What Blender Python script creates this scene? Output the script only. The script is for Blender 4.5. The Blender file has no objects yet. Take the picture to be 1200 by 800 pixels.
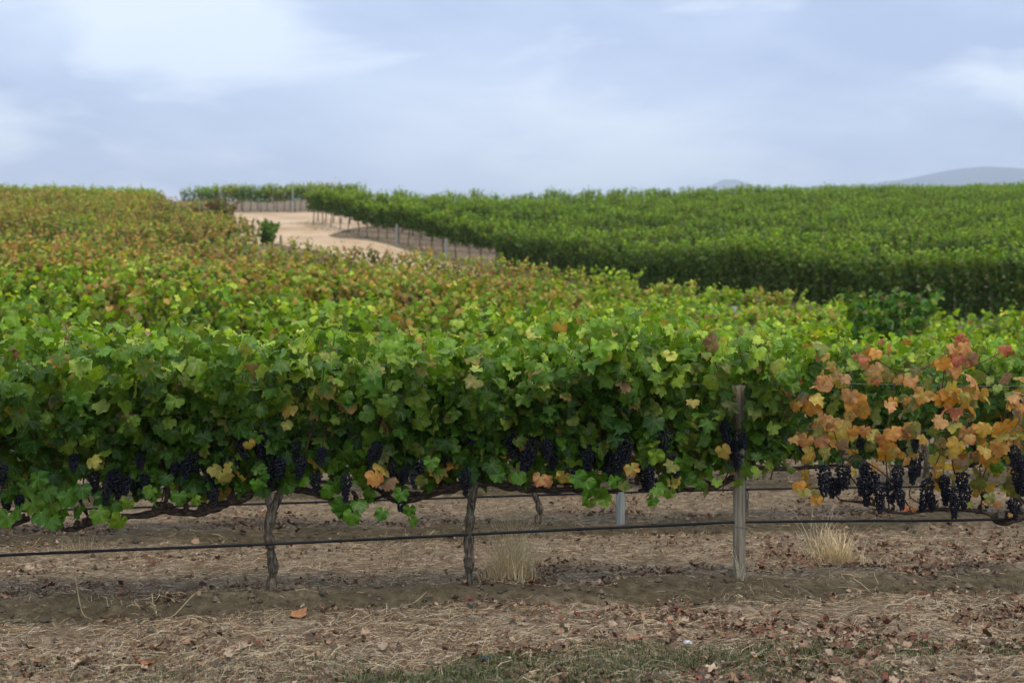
import bpy, math, random
import numpy as np
from mathutils import Matrix, Vector

S = bpy.context.scene
COL = S.collection
R = math.radians
F = 1667.0                      # focal length in photo pixels (50 mm on a 36 mm wide frame)
HZ = 330.0                      # photo row of the horizon
EYE = 1.87

# ------------------------------------------------------------------ camera
cam_d = bpy.data.cameras.new('camera')
cam = bpy.data.objects.new('camera', cam_d); COL.objects.link(cam)
cam.location = (0, 0, 0); cam.rotation_euler = (R(90), 0, 0)
cam_d.lens = 50; cam_d.sensor_width = 36
cam_d.shift_y = -(400 - HZ) / 1200.0
cam_d.clip_start = 0.1; cam_d.clip_end = 40000
cam_d.dof.use_dof = True; cam_d.dof.focus_distance = 9.0; cam_d.dof.aperture_fstop = 2.6
S.camera = cam

# ------------------------------------------------------------------ sky, sun, exposure
SUN_EL, SUN_ROT = R(68), R(150)
W = bpy.data.worlds.new("World"); S.world = W; W.use_nodes = True
wn, wl = W.node_tree.nodes, W.node_tree.links
wn.clear()
def N(nodes, t, **kw):
    n = nodes.new(t)
    for k, v in kw.items():
        if hasattr(n, k): setattr(n, k, v)
        else: n.inputs[k].default_value = v
    return n
wout = wn.new('ShaderNodeOutputWorld'); bg = wn.new('ShaderNodeBackground'); bg.inputs['Strength'].default_value = 0.1
sky = wn.new('ShaderNodeTexSky'); sky.sky_type = 'NISHITA'; sky.sun_disc = False
sky.sun_elevation = SUN_EL; sky.sun_rotation = SUN_ROT
tc = wn.new('ShaderNodeTexCoord')
mp = wn.new('ShaderNodeMapping'); mp.inputs['Scale'].default_value = (2.2, 2.2, 7.5); mp.inputs['Location'].default_value = (1.3, 0.1, 0.62)
wl.new(tc.outputs['Generated'], mp.inputs['Vector'])
n1 = N(wn, 'ShaderNodeTexNoise', Scale=1.25, Detail=6.0, Roughness=0.52, Distortion=0.25)
wl.new(mp.outputs[0], n1.inputs['Vector'])
n2 = N(wn, 'ShaderNodeTexNoise', Scale=2.4, Detail=8.0, Roughness=0.5, Distortion=0.3)
wl.new(mp.outputs[0], n2.inputs['Vector'])
r1 = wn.new('ShaderNodeValToRGB'); e = r1.color_ramp.elements
e[0].position = 0.38; e[0].color = (4.1, 5.35, 7.9, 1)
e[1].position = 0.64; e[1].color = (7.7, 8.9, 10.6, 1)
m_ = r1.color_ramp.elements.new(0.5); m_.color = (5.6, 6.9, 9.3, 1)
sz_ = wn.new('ShaderNodeSeparateXYZ'); wl.new(tc.outputs['Generated'], sz_.inputs[0])
hr = wn.new('ShaderNodeMapRange'); hr.interpolation_type = 'SMOOTHSTEP'; hr.inputs['From Min'].default_value = .03; hr.inputs['From Max'].default_value = .13
hr.inputs['To Min'].default_value = .05; hr.inputs['To Max'].default_value = 0; wl.new(sz_.outputs[2], hr.inputs['Value'])
ad = wn.new('ShaderNodeMath'); ad.operation = 'ADD'; wl.new(n1.outputs['Fac'], ad.inputs[0]); wl.new(hr.outputs[0], ad.inputs[1])
wl.new(ad.outputs[0], r1.inputs['Fac'])
r2 = wn.new('ShaderNodeValToRGB'); e = r2.color_ramp.elements
e[0].position = 0.48; e[0].color = (0, 0, 0, 1); e[1].position = 0.60; e[1].color = (0.85, 0.85, 0.85, 1)
wl.new(n2.outputs['Fac'], r2.inputs['Fac'])
mx0 = wn.new('ShaderNodeMix'); mx0.data_type = 'RGBA'
wl.new(r2.outputs['Color'], mx0.inputs['Factor']); wl.new(r1.outputs['Color'], mx0.inputs['A']); mx0.inputs['B'].default_value = (8.8, 9.9, 11.2, 1)
mx = wn.new('ShaderNodeMix'); mx.data_type = 'RGBA'; mx.inputs['Factor'].default_value = 0.93
wl.new(sky.outputs[0], mx.inputs['A']); wl.new(mx0.outputs['Result'], mx.inputs['B'])
wl.new(mx.outputs['Result'], bg.inputs['Color']); wl.new(bg.outputs[0], wout.inputs[0])

sl = bpy.data.lights.new('sun', 'SUN'); sl.energy = 1.5; sl.angle = R(18); sl.color = (1, .90, .72)
so = bpy.data.objects.new('sun', sl); COL.objects.link(so)
sd = Vector((math.sin(SUN_ROT) * math.cos(SUN_EL), math.cos(SUN_ROT) * math.cos(SUN_EL), math.sin(SUN_EL)))
so.rotation_euler = sd.to_track_quat('Z', 'Y').to_euler()
so.location = (0, 0, 30)
S.view_settings.view_transform = 'Standard'; S.view_settings.look = 'None'
S.view_settings.exposure = 0.3; S.view_settings.gamma = 1.0
S.render.engine = 'CYCLES'
cy = S.cycles
cy.use_denoising = True
cy.max_bounces = 6; cy.diffuse_bounces = 2; cy.glossy_bounces = 2; cy.transmission_bounces = 4; cy.volume_bounces = 1
cy.caustics_reflective = False; cy.caustics_refractive = False
cy.sample_clamp_indirect = 5

rng = np.random.default_rng(7)
random.seed(7)

# ------------------------------------------------------------------ helpers
def tag(o, label=None, cat=None, group=None, kind=None):
    if label: o['label'] = label
    if cat: o['category'] = cat
    if group: o['group'] = group
    if kind: o['kind'] = kind
    return o

def empty(name, loc, rz=0):
    o = bpy.data.objects.new(name, None); COL.objects.link(o)
    o.location = loc; o.rotation_euler = (0, 0, rz); o.empty_display_size = 0.1
    return o

def fast_mesh(name, verts, faces, mat=None, smooth=True, col=None, uv=None):
    """verts (n,3); faces (m,k) int array (same k for all) or list of such arrays."""
    me = bpy.data.meshes.new(name)
    if not isinstance(faces, list): faces = [faces]
    verts = np.ascontiguousarray(verts, dtype=np.float32)
    loops = np.concatenate([f.ravel() for f in faces]).astype(np.int32)
    tot = np.concatenate([np.full(len(f), f.shape[1], np.int32) for f in faces])
    start = np.concatenate([[0], np.cumsum(tot)[:-1]]).astype(np.int32)
    me.vertices.add(len(verts)); me.vertices.foreach_set('co', verts.ravel())
    me.loops.add(len(loops)); me.loops.foreach_set('vertex_index', loops)
    me.polygons.add(len(tot)); me.polygons.foreach_set('loop_start', start); me.polygons.foreach_set('loop_total', tot)
    me.update(calc_edges=True)
    me.polygons.foreach_set('use_smooth', np.full(len(tot), smooth))
    if col is not None:
        a = me.color_attributes.new('Col', 'FLOAT_COLOR', 'POINT')
        a.data.foreach_set('color', np.ascontiguousarray(col, dtype=np.float32).ravel())
    if uv is not None:
        l = me.uv_layers.new(name='UVMap')
        l.data.foreach_set('uv', np.ascontiguousarray(uv[loops], dtype=np.float32).ravel())
    if mat: me.materials.append(mat)
    me.validate(); me.update()
    return me

def link(name, me, parent=None, loc=None):
    o = bpy.data.objects.new(name, me); COL.objects.link(o)
    if parent: o.parent = parent
    if loc is not None: o.location = loc
    return o

_tab = np.random.default_rng(3).random((256, 256))
def vnoise(x, y):
    x = np.asarray(x, float); y = np.asarray(y, float)
    xi = np.floor(x).astype(int); yi = np.floor(y).astype(int)
    fx = x - xi; fy = y - yi
    fx = fx * fx * (3 - 2 * fx); fy = fy * fy * (3 - 2 * fy)
    g = lambda a, b: _tab[a % 256, b % 256]
    return ((g(xi, yi) * (1 - fx) + g(xi + 1, yi) * fx) * (1 - fy) + (g(xi, yi + 1) * (1 - fx) + g(xi + 1, yi + 1) * fx) * fy)
def fbm(x, y, o=4):
    s = 0; a = 0.5; t = 0
    for i in range(o):
        s = s + a * vnoise(x * 2 ** i + 17.3 * i, y * 2 ** i + 9.1 * i); t += a; a *= .5
    return s / t

def tube(points, radii, seg=8, rough=0.0, seed=0, closed=True):
    P = np.array(points, float); n = len(P); rr = np.broadcast_to(np.array(radii, float), (n,))
    T = np.gradient(P, axis=0); T /= np.linalg.norm(T, axis=1)[:, None] + 1e-9
    ref = np.array([0, 1.0, 0]) if abs(T[:, 1]).max() < .9 else np.array([1.0, 0, 0])
    A = np.cross(T, ref); A /= np.linalg.norm(A, axis=1)[:, None] + 1e-9
    B = np.cross(T, A)
    g = np.random.default_rng(seed)
    ph = np.arange(seg) * 2 * math.pi / seg
    rad = rr[:, None] * (1 + rough * (g.random((n, seg)) - .5) * 2)
    if rough: rad *= 1 + rough * .9 * np.sin(ph * 2 + g.random() * 6)[None] * 1
    V = P[:, None] + A[:, None] * (np.cos(ph)[None, :, None] * rad[..., None]) + B[:, None] * (np.sin(ph)[None, :, None] * rad[..., None])
    V = V.reshape(-1, 3)
    i = np.arange(n - 1)[:, None] * seg; j = np.arange(seg)[None]; k = (j + 1) % seg
    Fq = np.stack([i + j, i + k, i + seg + k, i + seg + j], -1).reshape(-1, 4)
    V = np.vstack([V, P[0], P[-1]])
    c0, c1 = n * seg, n * seg + 1
    j = np.arange(seg); k = (j + 1) % seg
    Ft = np.vstack([np.stack([np.full(seg, c0), k, j], -1), np.stack([np.full(seg, c1), (n - 1) * seg + j, (n - 1) * seg + k], -1)])
    return V, Fq, Ft

def smooth_path(P, sub=4):
    P = np.array(P, float); n = len(P)
    t = np.arange(n); tt = np.linspace(0, n - 1, (n - 1) * sub + 1)
    Q = np.vstack([2 * P[0] - P[1], P, 2 * P[-1] - P[-2]])
    out = []
    for x in tt:
        i = min(int(x), n - 2); u = x - i
        a, b, c, d = Q[i], Q[i + 1], Q[i + 2], Q[i + 3]
        out.append(.5 * ((2 * b) + (-a + c) * u + (2 * a - 5 * b + 4 * c - d) * u * u + (-a + 3 * b - 3 * c + d) * u ** 3))
    return np.array(out)

class Join:
    def __init__(s): s.v = []; s.q = []; s.t = []; s.n = 0
    def add(s, V, Fq=None, Ft=None):
        s.v.append(V)
        if Fq is not None and len(Fq): s.q.append(Fq + s.n)
        if Ft is not None and len(Ft): s.t.append(Ft + s.n)
        s.n += len(V); return s
    def mesh(s, name, mat, smooth=True, **kw):
        f = []
        if s.q: f.append(np.vstack(s.q))
        if s.t: f.append(np.vstack(s.t))
        return fast_mesh(name, np.vstack(s.v), f, mat, smooth, **kw)

# ------------------------------------------------------------------ materials
def mat(name):
    m = bpy.data.materials.new(name); m.use_nodes = True
    nt = m.node_tree; b = nt.nodes['Principled BSDF']
    return m, nt.nodes, nt.links, b

def ramp(nodes, stops):
    r = nodes.new('ShaderNodeValToRGB'); el = r.color_ramp.elements
    el[0].position, el[0].color = stops[0][0], (*stops[0][1], 1)
    el[1].position, el[1].color = stops[-1][0], (*stops[-1][1], 1)
    for p, c in stops[1:-1]:
        x = el.new(p); x.color = (*c, 1)
    return r

def noise_mat(name, stops, scale=(1, 1, 1), nscale=8, detail=5, rough=.9, bump=.0, bdist=.01, rough_n=.55):
    m, n, l, b = mat(name)
    tc = n.new('ShaderNodeTexCoord'); mp = n.new('ShaderNodeMapping'); mp.inputs['Scale'].default_value = scale
    l.new(tc.outputs['Object'], mp.inputs['Vector'])
    t = N(n, 'ShaderNodeTexNoise', Scale=nscale, Detail=float(detail), Roughness=rough_n); l.new(mp.outputs[0], t.inputs['Vector'])
    r = ramp(n, stops); l.new(t.outputs['Fac'], r.inputs['Fac']); l.new(r.outputs[0], b.inputs['Base Color'])
    b.inputs['Roughness'].default_value = rough; b.inputs['Specular IOR Level'].default_value = .25
    if bump:
        bp = n.new('ShaderNodeBump'); bp.inputs['Strength'].default_value = bump; bp.inputs['Distance'].default_value = bdist
        l.new(t.outputs['Fac'], bp.inputs['Height']); l.new(bp.outputs[0], b.inputs['Normal'])
    return m

def leaf_mat(name, veins=True, transl=.32, rough=.42, spec=.3):
    m, n, l, b = mat(name)
    at = n.new('ShaderNodeAttribute'); at.attribute_name = 'Col'
    oi = n.new('ShaderNodeObjectInfo')
    mul = n.new('ShaderNodeMix'); mul.data_type = 'RGBA'; mul.blend_type = 'MULTIPLY'; mul.inputs['Factor'].default_value = 1
    l.new(at.outputs['Color'], mul.inputs['A']); l.new(oi.outputs['Color'], mul.inputs['B'])
    base = mul.outputs['Result']
    # mottling inside the blade
    geo = n.new('ShaderNodeNewGeometry')
    ns = N(n, 'ShaderNodeTexNoise', Scale=38.0 if veins else 9.0, Detail=3.0); l.new(geo.outputs['Position'], ns.inputs['Vector'])
    rr = n.new('ShaderNodeMapRange'); rr.inputs['From Min'].default_value = .3; rr.inputs['From Max'].default_value = .7
    rr.inputs['To Min'].default_value = .72; rr.inputs['To Max'].default_value = 1.3
    l.new(ns.outputs['Fac'], rr.inputs['Value'])
    m2 = n.new('ShaderNodeVectorMath'); m2.operation = 'SCALE'; l.new(base, m2.inputs[0]); l.new(rr.outputs[0], m2.inputs['Scale'])
    base = m2.outputs[0]
    if veins:
        uv = n.new('ShaderNodeUVMap'); uv.uv_map = 'UVMap'
        sp = n.new('ShaderNodeSeparateXYZ'); l.new(uv.outputs[0], sp.inputs[0])
        def M(op, a, b_=None):
            x = n.new('ShaderNodeMath'); x.operation = op
            for i, v in enumerate((a, b_)):
                if v is None: continue
                if isinstance(v, (int, float)): x.inputs[i].default_value = v
                else: l.new(v, x.inputs[i])
            return x.outputs[0]
        x = M('SUBTRACT', sp.outputs[0], .5); y = M('SUBTRACT', sp.outputs[1], .5)
        ang = M('ARCTAN2', x, y)                           # 0 at the tip, ribs near 0, 50, 100 degrees
        rad = M('SQRT', M('ADD', M('MULTIPLY', x, x), M('MULTIPLY', y, y)))
        a = M('ABSOLUTE', ang)
        st = .9
        q = M('SUBTRACT', M('MODULO', M('ADD', a, st / 2), st), st / 2)
        dist = M('MULTIPLY', M('ABSOLUTE', q), rad)
        v = n.new('ShaderNodeMapRange'); v.inputs['From Min'].default_value = .006; v.inputs['From Max'].default_value = .022
        v.inputs['To Min'].default_value = .2; v.inputs['To Max'].default_value = 0; l.new(dist, v.inputs['Value'])
        mv = n.new('ShaderNodeMix'); mv.data_type = 'RGBA'; l.new(v.outputs[0], mv.inputs['Factor']); l.new(base, mv.inputs['A'])
        mv.inputs['B'].default_value = (.42, .44, .14, 1)
        base = mv.outputs['Result']
        # dried margin on turning leaves: amount in the alpha
        al = M('MULTIPLY', at.outputs['Alpha'], oi.outputs['Alpha'])
        ed = n.new('ShaderNodeMapRange'); ed.inputs['From Min'].default_value = .2; ed.inputs['From Max'].default_value = .42
        l.new(M('ADD', rad, M('MULTIPLY', M('SUBTRACT', ns.outputs['Fac'], .5), .3)), ed.inputs['Value'])
        me_ = n.new('ShaderNodeMix'); me_.data_type = 'RGBA'
        l.new(M('MULTIPLY', ed.outputs[0], M('SUBTRACT', 1.0, al)), me_.inputs['Factor']); l.new(base, me_.inputs['A'])
        me_.inputs['B'].default_value = (.50, .17, .06, 1)
        base = me_.outputs['Result']
    bk = n.new('ShaderNodeMix'); bk.data_type = 'RGBA'; l.new(geo.outputs['Backfacing'], bk.inputs['Factor'])
    l.new(base, bk.inputs['A'])
    pale = n.new('ShaderNodeMix'); pale.data_type = 'RGBA'; pale.inputs['Factor'].default_value = .14
    l.new(base, pale.inputs['A']); pale.inputs['B'].default_value = (.20, .28, .10, 1)
    l.new(pale.outputs['Result'], bk.inputs['B'])
    base = bk.outputs['Result']
    l.new(base, b.inputs['Base Color'])
    b.inputs['Roughness'].default_value = rough; b.inputs['Specular IOR Level'].default_value = spec
    tr = n.new('ShaderNodeBsdfTranslucent')
    hs = n.new('ShaderNodeHueSaturation'); hs.inputs['Saturation'].default_value = 1.1; hs.inputs['Value'].default_value = 1.5
    hs.inputs['Hue'].default_value = .49
    l.new(base, hs.inputs['Color']); l.new(hs.outputs[0], tr.inputs['Color'])
    mxs = n.new('ShaderNodeMixShader'); mxs.inputs[0].default_value = transl
    l.new(b.outputs[0], mxs.inputs[1]); l.new(tr.outputs[0], mxs.inputs[2])
    l.new(mxs.outputs[0], n['Material Output'].inputs['Surface'])
    return m

M_leaf = leaf_mat('vine_leaf')
M_fol = leaf_mat('vine_foliage', veins=False)
M_bark = noise_mat('bark', [(.3, (.018, .014, .009)), (.48, (.10, .08, .055)), (.68, (.29, .24, .17))], scale=(1, 1, .18), nscale=85, detail=6, bump=1.0, bdist=.015)
M_cordon = noise_mat('cordon_bark', [(.3, (.014, .010, .007)), (.52, (.065, .046, .032)), (.72, (.18, .135, .095))], scale=(.25, 1, 1), nscale=75, detail=6, bump=.9, bdist=.01)
M_cane = noise_mat('cane', [(.35, (.06, .022, .012)), (.65, (.19, .085, .045))], nscale=12, rough=.6)
M_pet = noise_mat('petiole', [(.35, (.16, .06, .035)), (.65, (.22, .20, .07))], nscale=9, rough=.6)
M_post = noise_mat('weathered_timber', [(.28, (.07, .057, .038)), (.5, (.25, .215, .15)), (.72, (.42, .37, .27))], scale=(1, 1, .05), nscale=60, detail=6, bump=.7, bdist=.006)
M_postp = noise_mat('pale_timber', [(.3, (.2, .22, .2)), (.7, (.45, .47, .43))], scale=(1, 1, .06), nscale=50, detail=5, bump=.5, bdist=.005)
M_pipe = noise_mat('drip_pipe', [(.3, (.008, .008, .009)), (.7, (.022, .021, .021))], nscale=25, rough=.45)
M_wire = noise_mat('wire', [(.3, (.12, .12, .12)), (.7, (.3, .3, .3))], nscale=30, rough=.4)
M_grape = noise_mat('grape_skin', [(.32, (.003, .003, .005)), (.55, (.009, .009, .016)), (.75, (.05, .055, .085))], nscale=60, detail=4, rough=.42)
M_stem = noise_mat('dry_stem', [(.3, (.2, .14, .07)), (.7, (.4, .33, .2))], nscale=14)
M_white = noise_mat('white_scrap', [(.3, (.6, .6, .6)), (.7, (.8, .8, .8))], nscale=10)
M_blue = noise_mat('dark_stone', [(.3, (.02, .024, .035)), (.7, (.07, .085, .12))], nscale=40, bump=.4)
M_hill = noise_mat('far_hill', [(.3, (.08, .12, .17)), (.7, (.12, .16, .21))], nscale=.004)  # blue of the distant haze is put into the hill colour

def attr_mat(name, rough=.85, transl=0):
    m, n, l, b = mat(name)
    at = n.new('ShaderNodeAttribute'); at.attribute_name = 'Col'
    geo = n.new('ShaderNodeNewGeometry'); ns = N(n, 'ShaderNodeTexNoise', Scale=60.0, Detail=3.0); l.new(geo.outputs['Position'], ns.inputs['Vector'])
    rr = n.new('ShaderNodeMapRange'); rr.inputs['From Min'].default_value = .3; rr.inputs['From Max'].default_value = .7
    rr.inputs['To Min'].default_value = .7; rr.inputs['To Max'].default_value = 1.3; l.new(ns.outputs['Fac'], rr.inputs['Value'])
    m2 = n.new('ShaderNodeVectorMath'); m2.operation = 'SCALE'; l.new(at.outputs['Color'], m2.inputs[0]); l.new(rr.outputs[0], m2.inputs['Scale'])
    l.new(m2.outputs[0], b.inputs['Base Color']); b.inputs['Roughness'].default_value = rough
    b.inputs['Specular IOR Level'].default_value = .2
    return m
M_straw = attr_mat('straw'); M_litter = attr_mat('leaf_litter'); M_weed = attr_mat('green_weed')

# ------------------------------------------------------------------ terrain
def W_(px, d, py): return ((px - 600) / F * d, d, (HZ - py) / F * d)
def Wz(px, d, z): return ((px - 600) / F * d, d, z)
CP = []
for x in (-9, -5, 0, 5, 9):
    for y in (-6, 0, 4, 7.5): CP.append((x, y, -EYE))
for px in (-200, 100, 317, 550, 866, 1200, 1400):
    CP.append(Wz(px, 9, -EYE - (.08 if px > 1000 else .06))); CP.append(Wz(px, 12.2, -2.1)); CP.append(Wz(px, 15.3, -2.22))
for px, d, z in [(-300, 20, -1.6), (0, 20, -1.75), (300, 20, -1.95), (600, 20, -2.1), (900, 20, -2.3), (1200, 20, -2.4), (1500, 20, -2.4),
                 (-300, 30, -.7), (0, 30, -.92), (300, 30, -1.3), (600, 30, -1.75), (900, 30, -2.15), (1200, 27, -2.55), (1500, 27, -2.6),
                 (-300, 50, 1.0), (0, 50, .78), (200, 50, .2), (300, 50, -.35), (400, 50, -.5), (530, 50, -.75), (600, 48, -1.0), (730, 42, -1.5), (900, 36.6, -2.1), (1000, 34, -2.25),
                 (400, 61, 1.35), (300, 60, .9), (300, 71, 1.79), (400, 69, 2.1), (330, 76, 2.84), (230, 72, 2.0),
                 (-300, 70, 2.7), (0, 70, 2.5), (200, 84, 3.25), (265, 76, 2.7), (-300, 110, 6.1), (0, 110, 5.95), (180, 110, 5.7), (60, 90, 4.3),
                 (320, 100, 4.6), (370, 95, 4.3), (230, 105, 5.1), (370, 105, 5.2), (230, 118, 6.0), (370, 118, 6.2), (230, 134, 7.8), (370, 134, 7.8), (460, 134, 7.6), (300, 126, 6.9),
                 (1200, 37, -1.0), (1500, 30, -1.6), (900, 45.9, -.5), (600, 60.5, .44), (530, 65, .94), (450, 72, 1.98), (370, 80, 3.26),
                 (450, 115, 6.05), (520, 118, 6.2), (600, 120, 6.25), (900, 125, 6.3), (1200, 130, 6.7), (1500, 130, 6.9), (600, 90, 3.2), (900, 85, 2.9), (1200, 80, 2.6), (1500, 80, 2.8),
                 (0, 150, 4.5), (600, 155, 4.5), (1200, 165, 4.5), (0, 220, -1), (600, 220, -1), (1200, 220, -1), (-600, 150, 4), (1800, 160, 4)]:
    CP.append(Wz(px, d, z))
CP = np.array(CP)
def _k(r): return r
_A = _k(np.hypot(CP[:, None, 0] - CP[None, :, 0], CP[:, None, 1] - CP[None, :, 1])) + np.eye(len(CP)) * -.15
_P = np.c_[np.ones(len(CP)), CP[:, 0] * .01, CP[:, 1] * .01]
_S = np.block([[_A, _P], [_P.T, np.zeros((3, 3))]])
_w = np.linalg.solve(_S, np.r_[CP[:, 2], 0, 0, 0])
def zf(x, y):
    x = np.asarray(x, float); y = np.asarray(y, float); sh = x.shape
    x = x.ravel(); y = y.ravel(); out = np.empty(len(x))
    for i in range(0, len(x), 20000):
        a, b = x[i:i + 20000], y[i:i + 20000]
        ac = np.clip(a, -110, 110); bc = np.clip(b, -40, 230)
        r = np.hypot(ac[:, None] - CP[None, :, 0], bc[:, None] - CP[None, :, 1])
        z = r @ _w[:-3] + _w[-3] + _w[-2] * ac * .01 + _w[-1] * bc * .01
        far = np.clip((np.maximum(np.abs(a) / 110, b / 230) - 1) / 2, 0, 1)
        out[i:i + 20000] = z * (1 - far) + -12 * far
    return out.reshape(sh)

ROWK, ROWD0, ROWS = .174, 8.92, 3.17            # rows of the near block: y = ROWD0 + k*ROWS + ROWK*x
RANG = math.atan(ROWK)
def v_of(x, y): return (y - ROWK * x - ROWD0)
def relief(x, y):
    """small-scale shape of the ground: vine berms, clods"""
    v = v_of(x, y); k = np.round(v / ROWS); dv = (v - k * ROWS) * .985
    m = ((y < 60) & (y > 3)).astype(float)
    wob = (fbm(x * .9, y * .9, 3) - .5)
    berm = .045 * np.exp(-((dv + .05 + wob * .6) / .30) ** 2) - .035 * np.exp(-((dv + .5 + wob * .6) / .14) ** 2)
    near = np.clip((26 - y) / 10, 0, 1)
    lum = (fbm(x * 2.2, y * 2.2, 3) - .5) * .09 + (fbm(x * 9, y * 9, 3) - .5) * .045 * near
    return berm * m + lum * np.clip((60 - y) / 20, .15, 1)
def gz(x, y): return zf(x, y) + relief(x, y)
def gz1(x, y): return float(gz(np.array([x]), np.array([y]))[0])

def axis(segs):
    out = []
    for a, b, s in segs: out += list(np.arange(a, b, s))
    return out
pos = axis([(0, 5.2, .055), (5.2, 9, .12), (9, 20, .4), (20, 50, 1.0), (50, 120, 3)])
geo_ = list(120 * 1.28 ** np.arange(0, 19))
xs = np.array(sorted([-p for p in pos[1:]] + [-g for g in geo_] + pos + geo_))
ys = np.array([-400, -100, -30, -10, 0, 3] + axis([(4.5, 6, .12), (6, 11, .045), (11, 17, .09), (17, 26, .3), (26, 60, .8), (60, 130, 1.0), (130, 230, 4)]) + list(230 * 1.25 ** np.arange(0, 18)))
GX, GY = np.meshgrid(xs, ys)
GZ = zf(GX, GY) + relief(GX, GY)
ny, nx = GX.shape
idx = np.arange(nx * ny).reshape(ny, nx)
Fg = np.stack([idx[:-1, :-1], idx[:-1, 1:], idx[1:, 1:], idx[1:, :-1]], -1).reshape(-1, 4)

m, n, l, b = mat('vineyard_ground')
geo = n.new('ShaderNodeNewGeometry')
dt = n.new('ShaderNodeVectorMath'); dt.operation = 'DOT_PRODUCT'; l.new(geo.outputs['Position'], dt.inputs[0]); dt.inputs[1].default_value = (-ROWK / ROWS, 1 / ROWS, 0)
def MM(op, a, b_=None):
    x = n.new('ShaderNodeMath'); x.operation = op
    for i, v in enumerate((a, b_)):
        if v is None: continue
        if isinstance(v, (int, float)): x.inputs[i].default_value = v
        else: l.new(v, x.inputs[i])
    return x.outputs[0]
na = N(n, 'ShaderNodeTexNoise', Scale=.9, Detail=4.0); l.new(geo.outputs['Position'], na.inputs['Vector'])
nb = N(n, 'ShaderNodeTexNoise', Scale=14.0, Detail=8.0, Roughness=.65); l.new(geo.outputs['Position'], nb.inputs['Vector'])
nc = N(n, 'ShaderNodeTexNoise', Scale=90.0, Detail=5.0, Roughness=.7); l.new(geo.outputs['Position'], nc.inputs['Vector'])
vv = MM('ADD', MM('SUBTRACT', dt.outputs['Value'], ROWD0 / ROWS - 100), MM('MULTIPLY', MM('SUBTRACT', na.outputs['Fac'], .5), .38))
fr = MM('FRACT', MM('ADD', vv, .5)); dv = MM('ABSOLUTE', MM('ADD', MM('SUBTRACT', fr, .5), .07))
bare = n.new('ShaderNodeMapRange'); bare.inputs['From Min'].default_value = .05; bare.inputs['From Max'].default_value = .17
bare.inputs['To Min'].default_value = 1; bare.inputs['To Max'].default_value = 0; l.new(dv, bare.inputs['Value'])
straw = ramp(n, [(.25, (.09, .055, .03)), (.48, (.23, .165, .105)), (.7, (.46, .36, .245))]); l.new(nb.outputs['Fac'], straw.inputs['Fac'])
soil = ramp(n, [(.25, (.045, .033, .018)), (.5, (.11, .084, .048)), (.75, (.2, .155, .09))]); l.new(nb.outputs['Fac'], soil.inputs['Fac'])
mg = n.new('ShaderNodeMix'); mg.data_type = 'RGBA'; l.new(bare.outputs[0], mg.inputs['Factor']); l.new(straw.outputs[0], mg.inputs['A']); l.new(soil.outputs[0], mg.inputs['B'])
sc_ = n.new('ShaderNodeMapRange'); sc_.inputs['To Min'].default_value = .3; sc_.inputs['To Max'].default_value = 1.65; l.new(nc.outputs['Fac'], sc_.inputs['Value'])
ms = n.new('ShaderNodeVectorMath'); ms.operation = 'SCALE'; l.new(mg.outputs['Result'], ms.inputs[0]); l.new(sc_.outputs[0], ms.inputs['Scale'])
l.new(ms.outputs[0], b.inputs['Base Color']); b.inputs['Roughness'].default_value = .95; b.inputs['Specular IOR Level'].default_value = .15
bp = n.new('ShaderNodeBump'); bp.inputs['Strength'].default_value = .8; bp.inputs['Distance'].default_value = .03
l.new(MM('ADD', nb.outputs['Fac'], MM('MULTIPLY', nc.outputs['Fac'], .5)), bp.inputs['Height']); l.new(bp.outputs[0], b.inputs['Normal'])
M_ground = m
gr = link('ground', fast_mesh('ground', np.c_[GX.ravel(), GY.ravel(), GZ.ravel()], Fg, M_ground))
tag(gr, kind='structure')

# ---- dirt track between the blocks
AX0, AY0, AX1, AY1 = 13.3, 37.0, -11.0, 80.0     # first row of the far block
AL = math.hypot(AX1 - AX0, AY1 - AY0); AU = np.array([(AX1 - AX0) / AL, (AY1 - AY0) / AL]); AN = np.array([AU[1], -AU[0]])  # AN points to the far side
M_track = noise_mat('track_dirt', [(.3, (.42, .27, .15)), (.5, (.58, .40, .24)), (.7, (.68, .50, .33))], scale=(1, 1, 1), nscale=.45, detail=7, bump=.3, bdist=.03)
V = []
tt = np.arange(-12, 80, .8); ww = np.linspace(0, 1, 15)
for t in tt:
    w0 = -1.7 + .25 * math.sin(t * .4); w1 = -6.6 - .35 * math.sin(t * .23 + 1)
    if t > 46: w1 -= (t - 46) * .13; 
    if t > 43: w0 += min((t - 43) * .8, 10)
    for w in ww:
        o = w0 * (1 - w) + w1 * w
        p = np.array([AX0, AY0]) + AU * t + AN * o
        V.append((p[0], p[1], 0))
V = np.array(V); V[:, 2] = zf(V[:, 0], V[:, 1]) + .05 - .03 * np.exp(-((np.tile(ww, len(tt)) - .32) / .06) ** 2) - .03 * np.exp(-((np.tile(ww, len(tt)) - .66) / .06) ** 2)
# keep only the stretch this side of the far cross row
ii = np.arange(len(V)).reshape(len(tt), len(ww))
Ft_ = np.stack([ii[:-1, :-1], ii[:-1, 1:], ii[1:, 1:], ii[1:, :-1]], -1).reshape(-1, 4)
Ft_ = Ft_[V[Ft_[:, 0], 1] < 103.5]
tag(link('dirt_track', fast_mesh('dirt_track', V, Ft_, M_track)), kind='structure')

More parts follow.
